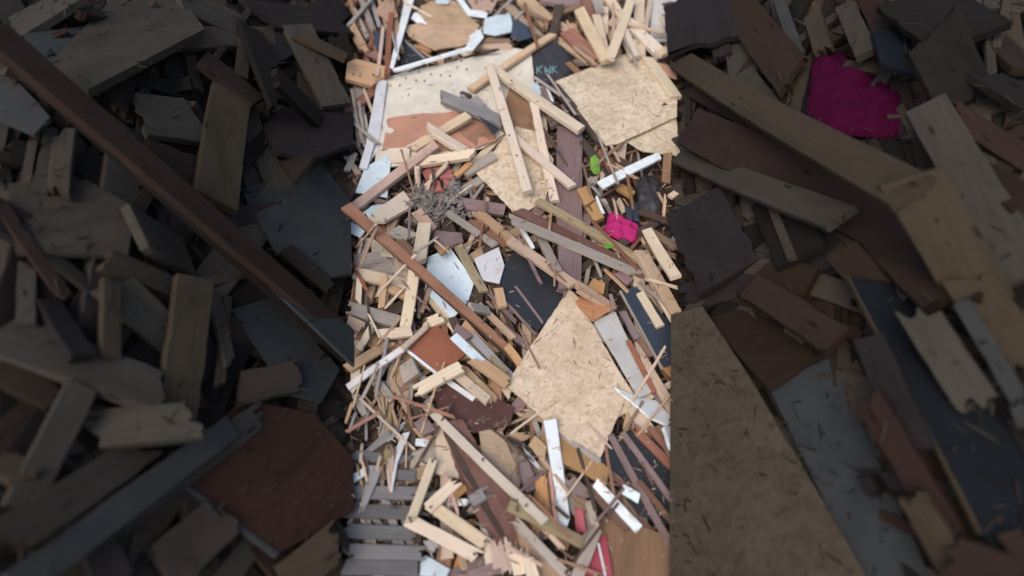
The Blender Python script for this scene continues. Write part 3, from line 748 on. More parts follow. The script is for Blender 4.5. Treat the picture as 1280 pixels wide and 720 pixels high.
# gutter boards
S('D', (-5, 475), (320, 700), 48, 'tan', 'batten', label='tan batten under the long gutter boards, above the black sheet'); S('D', (150, 455), (232, 620), 44, 'grey'); S('D', (50, 410), (112, 515), 20, 'white', 'strip', name='painted_strip')
S('D', (415, 565), (455, 665), 16, 'grey'); S('D', (540, 640), (600, 690), 44, 'mauve'); S('D', (400, 690), (470, 720), 60, 'orange', 'block')
S('0', (638, 272), (800, 342), 12, 'grey', 'plank', label='lowest pale edged board of the three long parallel gutter boards', ends='bb', t=.03, name='plank')
S('0', (646, 262), (814, 345), 15, 'bark', 'plank', lm='gutter boards', label='wide dark board in the middle of the three long parallel gutter boards', ends='bs', t=.025, name='plank', press=.6)
S('0', (672, 249), (800, 323), 10, 'olive', 'batten', label='olive-yellow topmost batten of the three long parallel gutter boards', ends='cb', t=.04)
P('D', [(470, 500), (495, 492), (512, 520), (480, 525)], 'green', 'chip', t=.004, name='paint_chip', label='small green chip on the olive-yellow gutter batten', cat='chip')
S('D', (650, 530), (770, 740), 68, 'tan', 'plank', label='tan plank end at the right below the magenta cloth', ends='cc', lm='right tan plank'); S('D', (685, 425), (830, 660), 54, 'cream', 'plank', ends='cc', label='cream plank sloping out of the right edge beside the magenta cloth')

# ------------------------------------------------------------------ centre: black sheet, lower strand board
P('0', [(623, 343), (641, 316), (704, 352), (712, 370), (672, 415), (626, 372)], 'black', 'sheet', t=.008, lm='black sheet', label='large black sheet left of the big lower strand board', name='black_sheet')
S('F', (25, -10), (165, 178), 13, 'mauve', 'stick'); S('F', (-20, 70), (130, 235), 13, 'mauve', 'stick'); S('F', (-30, 195), (100, 300), 34, 'mauve', 'batten'); S('F', (-20, 285), (60, 390), 40, 'orange', 'batten')
S('E', (560, 175), (700, 325), 50, 'tan', 'batten'); S('E', (640, 80), (816, 250), 34, 'tan', 'batten'); S('E', (690, 20), (830, 170), 22, 'mauve'); S('E', (600, 90), (690, 110), 44, 'grey'); S('E', (740, 0), (760, 90), 50, 'tan')
S('E', (600, 230), (830, 470), 44, 'silver', 'plank'); S('E', (700, 370), (790, 440), 66, 'olive', 'board', name='board_offcut')
S('F', (330, -20), (510, 95), 54, 'tan', 'plank', label='tan plank end over the upper corner of the lower strand board')
P('F', [(298, 40), (375, 55), (525, 100), (412, 172), (350, 110)], 'orange', 'board', t=.015, name='board_offcut', label='orange-tan offcut at the upper right corner of the lower strand board')
S('F', (500, 30), (525, 110), 18, 'mauve'); S('F', (590, 170), (705, 340), 30, 'brown'); S('F', (560, 110), (640, 260), 34, 'mauve'); S('F', (640, 330), (700, 470), 30, 'brown')
P('F', [(550, 20), (625, 0), (700, 60), (830, 240), (830, 395), (762, 412)], 'slate', 'panel', t=.014, edge=(5, 'grey', .012), lm='slate panel', label='dark slate blue panel with a pale edge at the right side', name='laminate_board')
S('F', (780, 390), (830, 440), 40, 'orange'); S('F', (720, 20), (815, 175), 16, 'cream'); S('F', (750, -20), (835, 130), 58, 'tan', 'plank')
S('F', (650, 20), (752, 190), 44, 'cream', 'batten', label='rounded cream stub lying on the dark slate panel', ends='cc')
S('F', (645, 325), (825, 620), 48, 'tan', 'plank', label='tan plank running down right below the dark slate panel'); S('F', (590, 260), (720, 520), 26, 'red')
P('F', [(415, 170), (522, 124), (705, 525), (640, 555)], 'greyboard', 'board', t=.018, lm='pale grey board', label='pale grey board alongside the right edge of the lower strand board', name='grey_board')
P('F', [(515, 503), (622, 548), (722, 568), (815, 650), (782, 695), (690, 655)], 'white', 'panel', t=.014, name='white_sheet', label='white panel corner to the right of the lower strand board tip', lm='white corner')

# ------------------------------------------------------------------ lower left: panel, laths, frame, slats
S('E', (260, 430), (330, 380), 90, 'grey', 'plank'); S('E', (130, 460), (210, 560), 40, 'grey'); S('E', (20, 520), (70, 640), 40, 'grey'); S('E', (330, 640), (395, 720), 70, 'mauve', 'block')
P('E', [(415, 500), (520, 455), (820, 600), (800, 690), (610, 730), (440, 640)], 'maroon', 'board', t=.015, name='red_board', label='dark red board under the cream elbow batten, lower middle')
for i in range(26):
    x = rf.uniform(0, 330); y = rf.uniform(470, 640); S('E', (x, y), (x + rf.uniform(-50, 40), y + rf.uniform(70, 150)), rf.uniform(8, 18), rf.choice(('grey', 'tan', 'brown', 'olive', 'silver')), 'splinter', ends='ss', filler=True)
PAL = (438, 540)
P('G', [(-20, 250), (360, 250), (340, 700), (-20, 700)], 'dark', 'board', t=.01, name='dark_board', label='dark board backing behind the grey slatted pallet') if False else None
# the grey slatted pallet: one thing, its slats and stringers are parts
def pallet():
    quad = [px('G', p) for p in ((-30, 215), (375, 255), (350, 705), (-30, 690))]
    f, (A, B) = fit_plane(quad, .7, .7)
    up = Vector((-A, -B, 1)).normalized()
    c = f(*px('G', (160, 460)))
    root = bpy.data.objects.new('pallet', None); COL.objects.link(root); root.location = c
    bpy.context.view_layer.update()
    def piece(nm, a, b, w, mat, dz, t):
        p0, p1 = f(*px('G', a)) + up * dz - c, f(*px('G', b)) + up * dz - c
        o = from_bm(nm, beam_mesh((p1 - p0).length, w, t, random.choice(('cc', 'cb', 'bb')), .8), mat, root); o.matrix_local = frame(p0, p1, up, random.uniform(-.1, .1))
    for a, b in (((-25, 120), (300, 150)), ((-30, 205), (330, 225)), ((-30, 305), (350, 312)), ((-30, 400), (365, 412)), ((-30, 498), (362, 515)), ((-30, 600), (385, 612)), ((-30, 680), (340, 688))):
        piece('slat', a, b, .074 if a[1] > 250 else .06, 'ash', .02, .016)
    for x in (20, 180, 330): piece('stringer', (x, 80), (x + 6, 720), .05, 'dark', -.03, .06)
    for p in quad: pass
    xs = [q[0] for q in quad]
    for i in range(36):
        for j in range(40):
            p = (430 + i * 3, 590 + j * 3)
            if inside(p, quad): raise_to(*p, f(*p).z + .02)
    rec(root, px('G', (-30, 450)), px('G', (370, 460)), 120, 'silver', 'pallet', 'slatted pallet', 'grey weathered slatted pallet at the lower left', 'pallet', False)
pallet()
S('G', (-10, 245), (125, 165), 38, 'blue', 'strip', name='laminate_strip', label='pale blue strip over the grey slatted pallet'); S('G', (135, 170), (45, 420), 44, 'silver', 'splinter', ends='cs', taper=(1.3, .6))
S('G', (205, 70), (160, 160), 46, 'olive', 'block'); P('G', [(262, 10), (300, 0), (240, 150), (212, 300), (206, 298), (212, 130)], 'lilac', 'splinter', t=.008, name='wood_splinter', label='long pointed whitish splinter over the top of the slatted pallet')
S('G', (325, 48), (395, 55), 36, 'white', 'chip', name='painted_chip', label='small white chip above the slatted pallet'); S('G', (385, 520), (430, 600), 60, 'silver', 'block')

P('E', [(262, 296), (300, 285), (380, 188), (442, 200), (560, 298), (574, 340), (440, 436)], 'mahog', 'panel', t=.014, lm='orange-brown panel', label='orange-brown veneered panel with a white edge, lower left of centre', edge=(6, 'white', .014), name='veneer_board', axis=6)
S('E', (255, 318), (200, 450), 13, 'tan', 'stick')
S('E', (-15, 495), (262, 300), 33, 'lilac', 'batten', label='greyish white lath rising from the left edge to the orange-brown panel', ends='cc', lm='greyish lath', name='painted_lath'); S('E', (258, 302), (392, 180), 30, 'pine', 'batten', ends='cb')
S('E', (508, 145), (555, 245), 40, 'dark'); S('E', (520, 190), (590, 250), 44, 'mauve')
S('E', (515, 236), (742, 448), 44, 'blue', 'strip', t=.02, name='laminate_strip', label='bluish white strip running down right beside the orange-brown panel', lm='bluish strip')
S('E', (470, 452), (620, 555), 26, 'white', 'strip', name='painted_lath', label='white lath below the orange-brown panel, under the cream elbow batten', ends='cc')
S('E', (545, 385), (720, 560), 46, 'tan', 'plank'); S('E', (620, 350), (800, 480), 66, 'tan', 'plank')
S('E', (500, 400), (690, 560), 46, 'pine', 'batten')
S('E', (305, 525), (560, 385), 62, 'cream', 'plank', label='rounded cream batten below the orange-brown panel', ends='bb', lm='cream elbow', t=.035)

# lower middle
P('G', [(640, -20), (760, 0), (830, 170), (790, 260), (660, 130)], 'tan', 'board', t=.012, name='tan_board', label='tan board right of the long cream batten, lower middle')
P('G', [(428, -40), (535, -30), (556, 240), (482, 222), (428, 212)], 'pine', 'board', t=.016, name='pine_board', label='upright pale pine board above the broken triangular frame', lm='upright pine board', axis=1)
S('H', (60, 150), (110, 290), 70, 'mauve', 'plank'); S('H', (150, 220), (185, 440), 60, 'orange', 'plank'); S('H', (-20, 30), (175, 125), 30, 'dark', 'batten'); S('H', (60, 80), (160, 200), 20, 'lilac', 'splinter', ends='ss')
S('H', (270, 220), (380, 330), 80, 'mauve', 'plank'); S('H', (300, 330), (420, 380), 50, 'brown', 'plank', ends='ss'); S('H', (120, 420), (290, 560), 60, 'brown', 'plank')
P('H', [(430, 420), (560, 440), (830, 540), (830, 740), (500, 740)], 'umber', 'board', t=.018, name='brown_board', label='wide tan-brown board at the lower right corner of the clearing', lm='tan-brown corner board', axis=2)
# dark red-brown sticks at the right
P('H', [(445, 150), (560, -10), (830, 60), (830, 480), (640, 420)], 'black', 'sheet', t=.006, name='black_sheet', label='black sheet added for the dark gap under the mauve battens, lower right', tilt=.6)  # sheet added to paint in the dark gap between the sticks
S('H', (620, -20), (830, 190), 42, 'red', 'plank'); S('H', (690, -30), (830, 130), 30, 'red'); S('H', (560, 0), (830, 370), 30, 'mauve', 'batten', label='long mauve-brown batten at lower right, right one of the parallel pair'); S('H', (500, 10), (830, 610), 36, 'mauve', 'batten', label='long mauve-brown batten at lower right, left one of the parallel pair', lm='long mauve batten')
S('H', (640, 240), (830, 470), 26, 'bark'); S('H', (440, 180), (640, 300), 30, 'bark')
P('H', [(755, -10), (830, -20), (830, 90), (790, 95)], 'white', 'chunk', t=.03, name='white_chunk', label='white chunk at the right edge beside the dark sticks', ragged=.004)
S('H', (560, 280), (645, 330), 46, 'blue', 'strip', name='laminate_strip', label='short bluish white strip end beside the long mauve battens')
S('H', (385, 265), (600, 500), 44, 'bark', 'plank'); S('H', (425, 250), (645, 485), 48, 'white', 'strip', name='painted_lath', label='white lath slanting down to the right, lower right', lm='lower white lath', ends='cc', t=.02)
P('0', [(663, 552), (700, 540), (762, 588), (757, 608), (700, 578)], 'ochre', 'board', t=.016, name='ochre_board', label='ochre board edge below the tip of the lower strand board', lm='ochre board', axis=2)
S('H', (110, 40), (180, 110), 60, 'tan', 'block')
S('H', (250, 10), (450, 150), 26, 'grey', 'batten')
# lower strand board
P('0', [(711, 362), (721, 371), (786, 488), (748, 579), (690, 535), (632, 481)], 'osb2', 'strand board', t=.012, ragged=.003, lm='lower strand board', label='big diamond-shaped strand board in the lower middle of the heap', name='strand_board', axis=5)
# bark plank and its long batten
BP = P('0', [(552, 530), (580, 526), (606, 575), (652, 622), (664, 660), (662, 706), (616, 706), (600, 655), (575, 600)], 'bark', 'plank', t=.03, ragged=.004, lm='bark plank', label='broken dark red-brown plank with a pale splintered end, bottom middle', name='plank', axis=6)
def on_board(o, x, y, dz):
    n_ = o.matrix_world.to_3x3() @ Vector((0, 0, 1)); c_ = o.matrix_world.translation + n_ * dz
    d = ray(x, y); t = (c_ - Vector((0, 0, CAM_Z))).dot(n_) / d.dot(n_); return Vector((0, 0, CAM_Z)) + d * t, n_
bpy.context.view_layer.update()
for i, ((ax, ay), (bx, by)) in enumerate((((602, 650), (616, 718)), ((612, 664), (626, 722)), ((622, 672), (636, 724)), ((632, 668), (646, 722)), ((642, 678), (655, 720)), ((652, 664), (662, 716)))):
    (P0, n_), (P1, _) = on_board(BP, ax, ay, .004 + .003 * (i % 2)), on_board(BP, bx, by, .006 + .004 * (i % 3))
    e = from_bm('splintered_end', beam_mesh((P1 - P0).length, .055, .012, 'ss', 1, k=4, taper=(.45, 1.1)), 'pinkpine' if i % 3 else 'cream', BP)
    e.matrix_local = BP.matrix_world.inverted() @ frame(P0, P1, n_, 0)
for i, ((ax, ay), (bx, by)) in enumerate((((556, 540), (590, 600)), ((566, 560), (612, 640)), ((590, 610), (630, 672)))):
    (P0, n_), (P1, _) = on_board(BP, ax, ay, .004), on_board(BP, bx, by, .004)
    e = from_bm('bark_strip', beam_mesh((P1 - P0).length, .028, .008, 'ss', 1.4), 'dark', BP); e.matrix_local = BP.matrix_world.inverted() @ frame(P0, P1, Vector((0, 0, 1)), 0)
S('G', (580, 360), (690, 290), 60, 'silver', 'splinter', ends='ss')
P('H', [(322, 385), (365, 378), (385, 500), (330, 510)], 'crimson', 'board', t=.012, name='red_board', label='upper crimson piece beside the pale crossing battens at the bottom')
P('H', [(440, 535), (482, 515), (515, 720), (370, 720), (400, 640)], 'crimson', 'board', t=.012, name='red_board', label='crimson board with a white line at the bottom edge', lm='crimson board')
S('H', (440, 555), (475, 720), 9, 'white', 'strip', name='painted_strip', label='thin white strip on the crimson board at the bottom edge', press=1)
P('H', [(20, 430), (90, 500), (250, 640), (270, 740), (110, 740), (40, 560)], 'tan', 'board', t=.014, name='tan_board', label='tan board at the bottom between the bark plank and the crimson board')
S('H', (20, 560), (60, 740), 70, 'cream', 'plank', ends='ss'); S('H', (80, 600), (120, 740), 60, 'cream', 'plank', ends='sb')
S('H', (20, 440), (290, 720), 50, 'grey', 'plank'); S('H', (60, 360), (270, 590), 28, 'pine', 'batten', ends='bs'); S('H', (-10, 360), (410, 575), 58, 'olive', 'plank', label='tan-grey batten lying across the bottom toward the crimson board', ends='cc', lm='bottom batten')
S('H', (440, 450), (325, 740), 62, 'grey', 'plank', label='pale grey batten crossing the others beside the crimson board', ends='bc'); S('H', (390, 340), (425, 470), 36, 'pine', 'batten', ends='sb')
P('0', [(679, 527), (695, 524), (712, 648), (708, 660), (698, 660), (691, 600)], 'white', 'strip', t=.014, name='painted_strip', label='tall white strip with a dark smear, lower right of the bark plank', lm='tall white strip', axis=2)
S('H', (196, 190), (228, 450), 18, 'salmon', 'stick'); S('H', (225, 372), (292, 430), 16, 'dark', 'chip', name='dark_chip', label='dark smear of wood on the lower end of the tall white strip', press=1)
S('0', (532, 506), (682, 652), 11.5, 'cream', 'batten', label='long cream batten crossing the bark plank, bottom middle', ends='cc', lm='long cream batten', nails=2, press=.95)
# broken triangular frame: one thing of four rails
def rails():
    root = bpy.data.objects.new('broken_truss', None); COL.objects.link(root)
    c = at_z(*px('G', (430, 430)), top(*px('G', (430, 430)))); root.location = c
    bpy.context.view_layer.update()
    for a, b, w, dz, mat in (((415, 140), (298, 455), 46, .05, 'cream'), ((285, 440), (650, 630), 62, .035, 'cream'), ((395, 360), (690, 570), 60, .03, 'pine'), ((385, 385), (545, 235), 58, .055, 'cream')):
        pa, pb = px('G', a), px('G', b)
        za, zb = top(*pa) * .4 + heap_px(*pa) * .6 + dz, top(*pb) * .4 + heap_px(*pb) * .6 + dz
        P0, P1 = at_z(*pa, za) - c, at_z(*pb, zb) - c
        o = from_bm('rail', beam_mesh((P1 - P0).length, w * .25 * 3.5 / FPX, .028, random.choice(('cc', 'cb'))), mat, root); o.matrix_local = frame(P0, P1, Vector((0, 0, 1)), random.uniform(-.1, .1))
        for q in (-.44, .44): nail(o, (P1 - P0).length * q, random.uniform(-.01, .01), .011)
    rec(root, px('G', (300, 440)), px('G', (640, 500)), 100, 'cream', 'frame', 'triangular frame', 'broken frame of cream rails joined in a triangle, bottom left', 'broken frame', False)
rails()
S('G', (485, 352), (582, 348), 30, 'white', 'block', name='painted_block', label='small whitish block inside the broken triangular frame'); S('G', (510, 325), (575, 270), 40, 'orange', 'block')
P('G', [(350, 632), (382, 622), (500, 690), (480, 730), (350, 720)], 'blue', 'panel', t=.012, name='laminate_offcut', label='pale blue offcut at the bottom edge below the broken frame')

# grey fibre tangle and the bag's print, the ribs
def tangle():
    base = at_z(545, 258, top(545, 258))
    bm = bmesh.new(); rt = random.Random(3)
    for i in range(150):
        cx, cy = rt.gauss(0, .10), rt.gauss(0, .10); a = rt.uniform(0, 6.28); l = rt.uniform(.04, .13); w = rt.choice((rt.uniform(.004, .012), rt.uniform(.012, .04))); z0 = .012 + .075 * math.exp(-(cx * cx + cy * cy) / .014) * rt.random()
        prev = None; up_ = rt.uniform(-.5, .8)
        for k in range(6):
            u = k / 5; aa = a + u * rt.uniform(-1.2, 1.2)
            p = Vector((cx + math.cos(aa) * l * u, cy + math.sin(aa) * l * u, z0 + math.sin(u * 3.1) * l * .25 * up_))
            n = Vector((-math.sin(aa), math.cos(aa), rt.uniform(-.6, .6))).normalized() * w / 2
            v = [bm.verts.new(p + n), bm.verts.new(p - n), bm.verts.new(p - n + Vector((0, 0, -.002))), bm.verts.new(p + n + Vector((0, 0, -.002)))]
            if prev:
                for q in range(4): bm.faces.new((prev[q], prev[(q + 1) % 4], v[(q + 1) % 4], v[q]))
            else: bm.faces.new(v)
            prev = v
        bm.faces.new(prev[::-1])
    o = from_bm('fibre_tangle', bm, 'fluff'); o.location = base
    rec(o, (515, 258), (575, 258), 50, 'fluff', 'tangle', 'fibre tangle', 'shredded grey fibre tangle at the centre left of the heap', 'fibre tangle', False)
lump('C', [(300, 210), (360, 190), (400, 260), (380, 330), (320, 300)], 'fluff', 'fibre wad', .03, .03, 22, label='grey fibre wad on the left end of the tangle', cat='fibre wad', name='fibre_wad', ridge=.4)
lump('C', [(480, 200), (550, 180), (560, 250), (530, 290), (480, 270)], 'fluff', 'fibre wad', .04, .03, 22, label='grey fibre wad on the upper right of the tangle', cat='fibre wad', name='fibre_wad', ridge=.4)
tangle()
def print_on(o, strokes, mat, name, w):
    """Lettering as thin raised strokes lying on the object's own surface."""
    bpy.context.view_layer.update()
    dg = bpy.context.evaluated_depsgraph_get(); bm = bmesh.new(); inv = o.matrix_world.inverted()
    for s in strokes:
        pts = []
        for a, b in zip(s, s[1:]):
            for k in range(5): pts.append((a[0] + (b[0] - a[0]) * k / 4, a[1] + (b[1] - a[1]) * k / 4))
        prev = None
        for i, p in enumerate(pts):
            X, Y = px('0', p); d = (inv.to_3x3() @ ray(X, Y)).normalized(); og = inv @ Vector((0, 0, CAM_Z))
            ok, hit, nor, _ = o.ray_cast(og, d)
            if not ok: prev = None; continue
            q = pts[min(i + 1, len(pts) - 1)]; r = pts[max(0, i - 1)]
            t = Vector((q[0] - r[0], -(q[1] - r[1]), 0)); t = t.normalized() if t.length else Vector((1, 0, 0)); sd = Vector((-t.y, t.x, 0)) * w / 2
            hit = hit + nor * .002
            v = [bm.verts.new(hit + sd), bm.verts.new(hit - sd)]
            if prev and (prev[0].co - v[0].co).length < .05: bm.faces.new((prev[0], prev[1], v[1], v[0]))
            prev = v
    r = bmesh.ops.extrude_face_region(bm, geom=bm.faces[:])
    for v in r['geom']:
        if isinstance(v, bmesh.types.BMVert): v.co.z -= .0015
    e = from_bm(name, bm, mat, o); return e
print_on(BAG, [[(672, 83), (671, 92)], [(678, 82), (672, 87), (678, 92)], [(681, 83), (682, 92), (684, 86), (687, 92), (688, 82)], [(690, 92), (691, 82)], [(696, 82), (691, 87), (697, 91)]], 'teal', 'printed_lettering', .011)
bpy.context.view_layer.update()
for i in range(7):
    a, b = px('D', (578 + i * 9, 320 - i * 2.5)), px('D', (588 + i * 9, 382 + i * 1.5))
    z0, z1 = top(*a) - .004, top(*b) - .004
    P0, P1 = at_z(*a, z0), at_z(*b, z1)
    e = from_bm('rib', beam_mesh((P1 - P0).length, .006, .012, 'cc', .2), 'black' if i % 2 else 'slate', RIB); e.matrix_local = RIB.matrix_world.inverted() @ frame(P0, P1, Vector((0, 0, 1)), 0)

# long thin laths and splinters lying loose between the boards
got = 0
while got < 95:
    x, y = rf.uniform(440, 840), rf.uniform(5, 715)
    if any(inside((x, y), q) for q in BIG) and rf.random() < .93: continue
    if 470 < x < 690 and 100 < y < 210: continue
    if 490 < x < 600 and 385 < y < 490 or x < 545 and y > 590: continue
    ln = rf.uniform(28, 105) * (.6 + .5 * y / 720); a = rf.choice((rf.gauss(.8, .3), rf.gauss(2.3, .4), rf.gauss(1.5, .3)))
    d = (math.cos(a) * ln / 2, math.sin(a) * ln / 2); got += 1
    S('0', (x - d[0], y - d[1]), (x + d[0], y + d[1]), rf.uniform(1.8, 4.5), rf.choice(tones(x, y) + ['pinkpine', 'rust', 'pine']), 'splinter', ends=rf.choice(('ss', 'bs', 'sb', 'cb')), filler=True)
for i in range(14):
    x, y = rf.uniform(440, 520), rf.uniform(548, 580); S('0', (x, y), (x + rf.uniform(-14, 10), y + rf.uniform(18, 44)), rf.uniform(2, 5), rf.choice(('grey', 'tan', 'olive', 'brown', 'pine')), 'splinter', ends='ss', filler=True)

# ------------------------------------------------------------------ the added heap on the left, in darkened colours
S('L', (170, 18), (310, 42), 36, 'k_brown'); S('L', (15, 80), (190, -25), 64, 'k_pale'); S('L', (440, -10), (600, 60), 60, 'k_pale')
P('L', [(60, 90), (220, 70), (250, 240), (110, 230)], 'k_blue', 'panel', t=.018, name='laminate_board', label='added dim blue-grey panel behind the darkened block, top left corner')
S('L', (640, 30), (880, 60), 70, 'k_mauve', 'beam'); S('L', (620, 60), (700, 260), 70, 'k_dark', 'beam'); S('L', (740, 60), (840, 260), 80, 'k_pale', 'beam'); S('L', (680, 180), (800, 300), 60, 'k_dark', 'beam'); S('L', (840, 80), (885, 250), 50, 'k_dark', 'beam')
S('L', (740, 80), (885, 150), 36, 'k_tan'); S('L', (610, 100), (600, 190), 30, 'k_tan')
P('L', [(655, 330), (700, 280), (890, 290), (880, 370), (780, 410), (690, 390)], 'k_mauve', 'board', t=.04, name='dark_board', label='dim mauve board on the added upper left heap, near the clearing', ragged=.01)
P('L', [(690, 395), (790, 400), (740, 470)], 'k_orange', 'chip', t=.03, name='wood_chip', label='added dim orange-brown chip above the dim blue-grey panel at left')
S('L', (340, 280), (490, 300), 120, 'k_pale', 'plank', label='added dim grey plank end behind the long dark red plank, left'); S('L', (350, 390), (520, 440), 100, 'k_brown', 'plank')
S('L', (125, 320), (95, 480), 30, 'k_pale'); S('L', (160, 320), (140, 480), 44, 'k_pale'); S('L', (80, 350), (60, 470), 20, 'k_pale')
P('L', [(-20, 210), (30, 190), (130, 300), (90, 345), (-20, 300)], 'k_white', 'panel', t=.02, name='painted_board', label='added dull whitish panel corner at the left edge under the long dark plank')
P('L', [(20, 470), (200, 450), (340, 530), (320, 650), (40, 640)], 'k_pale', 'board', t=.03, name='grey_board', label='wide darkened grey board on the added left heap, below the long plank', lm='sooty board')  # 'sooty' is the darkened colour that stands in for shade
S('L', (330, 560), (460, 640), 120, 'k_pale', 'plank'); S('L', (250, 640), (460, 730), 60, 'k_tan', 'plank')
P('L', [(600, 480), (700, 450), (800, 408), (890, 510), (890, 690), (820, 700), (690, 640)], 'k_blue', 'panel', t=.025, lm='dim blue panel', name='laminate_board', label='large dim blue-grey panel on the added left heap beside the clearing')
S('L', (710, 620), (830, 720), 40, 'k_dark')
S('L', (500, 140), (640, 250), 84, 'k_orange', 'plank', label='added curved-looking dim orange-brown plank end above the dim grey upright, left')
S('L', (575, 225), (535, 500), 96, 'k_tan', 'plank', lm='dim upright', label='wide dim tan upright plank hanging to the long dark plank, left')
P('L', [(270, 30), (430, -20), (512, 92), (222, 248), (120, 190)], 'k_pale', 'block', t=.06, name='added_timber_block', label='big darkened grey timber block on top of the added left heap', lm='sooty block')  # 'sooty' is the darkened colour that stands in for shade
S('M', (-20, 110), (410, 265), 116, 'k_pale', 'beam', label='added broad darkened grey beam lying level at the left edge', lm='broad darkened beam'); S('M', (-20, 200), (140, 280), 66, 'k_orange', 'plank')
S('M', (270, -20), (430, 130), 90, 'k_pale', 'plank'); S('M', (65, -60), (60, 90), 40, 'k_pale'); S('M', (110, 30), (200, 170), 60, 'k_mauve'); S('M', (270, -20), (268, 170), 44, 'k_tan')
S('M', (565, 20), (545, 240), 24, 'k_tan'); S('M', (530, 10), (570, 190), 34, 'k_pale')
P('M', [(575, 60), (700, 20), (845, 210), (800, 290), (720, 270)], 'k_blue', 'panel', t=.025, name='laminate_board', label='added dim blue-grey panel left of the clearing, above the dim red-brown panel')
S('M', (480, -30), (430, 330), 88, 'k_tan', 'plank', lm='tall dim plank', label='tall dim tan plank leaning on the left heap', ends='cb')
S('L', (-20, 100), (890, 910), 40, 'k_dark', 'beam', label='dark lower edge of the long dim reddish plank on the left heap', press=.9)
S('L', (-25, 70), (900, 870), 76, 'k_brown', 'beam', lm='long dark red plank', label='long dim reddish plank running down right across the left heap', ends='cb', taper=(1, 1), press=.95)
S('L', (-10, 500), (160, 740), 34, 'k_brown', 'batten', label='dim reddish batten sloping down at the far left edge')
P('M', [(640, -30), (700, -40), (890, 110), (890, 200)], 'k_blue', 'panel', t=.02, name='laminate_board', label='added narrow dim blue-grey panel strip above the long dim reddish plank, left')
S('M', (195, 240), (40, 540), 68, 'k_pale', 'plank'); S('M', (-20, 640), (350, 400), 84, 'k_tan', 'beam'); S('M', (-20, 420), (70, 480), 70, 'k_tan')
S('M', (215, 350), (490, 325), 88, 'k_pale', 'block', name='added_timber_block', label='darkened grey block below the tall dim plank, added left heap', t=.06)
S('M', (590, 250), (745, 215), 80, 'k_tan', 'block', name='added_timber_block', label='added dim tan block between the dim red-brown panel and dim blue panel'); S('M', (370, 500), (320, 690), 20, 'k_tan')
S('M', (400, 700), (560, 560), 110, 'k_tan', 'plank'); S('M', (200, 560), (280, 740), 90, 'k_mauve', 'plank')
P('M', [(425, 470), (600, 282), (780, 320), (885, 430), (885, 560), (690, 668)], 'k_mahog', 'panel', t=.03, lm='dim red-brown panel', name='veneer_board', label='added large dim red-brown panel with pale edge, lower left', edge=(5, 'k_white', .022))
S('M', (20, 750), (570, 345), 66, 'k_white', 'beam', lm='dull whitish beam', label='added long dull whitish beam rising to the dim red-brown panel, lower left', ends='cc')
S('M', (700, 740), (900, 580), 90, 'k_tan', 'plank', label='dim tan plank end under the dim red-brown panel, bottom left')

# ------------------------------------------------------------------ the added heap on the right, in darkened colours
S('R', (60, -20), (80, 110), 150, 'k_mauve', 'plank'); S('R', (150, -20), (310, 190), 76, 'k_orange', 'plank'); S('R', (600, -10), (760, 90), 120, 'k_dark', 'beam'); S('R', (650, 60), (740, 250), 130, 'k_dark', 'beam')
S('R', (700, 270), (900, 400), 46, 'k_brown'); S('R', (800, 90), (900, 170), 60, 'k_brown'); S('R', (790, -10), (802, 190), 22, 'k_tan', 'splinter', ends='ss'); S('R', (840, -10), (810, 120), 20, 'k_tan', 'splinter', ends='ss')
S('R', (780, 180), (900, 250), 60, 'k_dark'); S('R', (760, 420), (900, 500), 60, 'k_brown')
S('R', (268, -10), (320, 132), 26, 'k_white', 'strip', name='painted_strip', label='added dull whitish strip pointing at the dark magenta cloth, top right'); S('R', (355, 30), (385, 125), 40, 'k_tan'); S('R', (435, 10), (490, 130), 44, 'k_pale')
RB = P('R', [(495, 90), (580, 60), (600, 200), (520, 170)], 'k_navy', 'ribbed piece', t=.03, name='ribbed_piece', label='added navy-black ribbed piece behind the dark magenta cloth', cat='ribbed piece')
S('R', (30, 450), (150, 690), 150, 'k_mauve', 'plank', ends='cc', label='added wide dim mauve plank below the dim gutter boards, right', lm='dim mauve plank'); S('R', (250, 480), (330, 640), 110, 'k_dark', 'beam'); S('R', (240, 480), (305, 645), 20, 'k_pale')
lump('R', [(350, 152), (395, 125), (440, 140), (492, 178), (600, 218), (604, 300), (580, 345), (520, 352), (440, 335), (380, 345), (328, 285), (345, 220)], 'k_pink', 'cloth', .06, .06, 11, label='large dark magenta crumpled cloth on the added right heap', cat='cloth', lm='dark magenta cloth', name='crumpled_cloth', lift=.01, ridge=.25)
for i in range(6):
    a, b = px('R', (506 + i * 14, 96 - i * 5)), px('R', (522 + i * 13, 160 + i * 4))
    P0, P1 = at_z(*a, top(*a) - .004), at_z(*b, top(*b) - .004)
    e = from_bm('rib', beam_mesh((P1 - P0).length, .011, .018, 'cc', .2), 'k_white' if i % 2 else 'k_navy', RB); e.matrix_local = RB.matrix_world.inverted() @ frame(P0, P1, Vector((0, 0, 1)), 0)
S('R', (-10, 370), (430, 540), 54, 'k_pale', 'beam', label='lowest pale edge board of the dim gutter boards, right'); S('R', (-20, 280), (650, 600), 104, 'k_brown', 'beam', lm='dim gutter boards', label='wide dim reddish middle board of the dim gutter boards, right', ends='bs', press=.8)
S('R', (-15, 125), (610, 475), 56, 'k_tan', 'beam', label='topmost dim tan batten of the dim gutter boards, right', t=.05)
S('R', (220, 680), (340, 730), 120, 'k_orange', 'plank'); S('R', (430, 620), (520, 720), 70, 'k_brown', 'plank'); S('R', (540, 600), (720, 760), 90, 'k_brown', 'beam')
S('R', (600, 430), (790, 760), 112, 'k_tan', 'beam', label='added broad dim tan beam sloping down right below the dark magenta cloth', ends='cc', lm='broad dim beam'); S('R', (640, 255), (900, 690), 86, 'k_pale', 'beam', label='added broad darkened grey beam sloping out of the right edge', ends='cc')
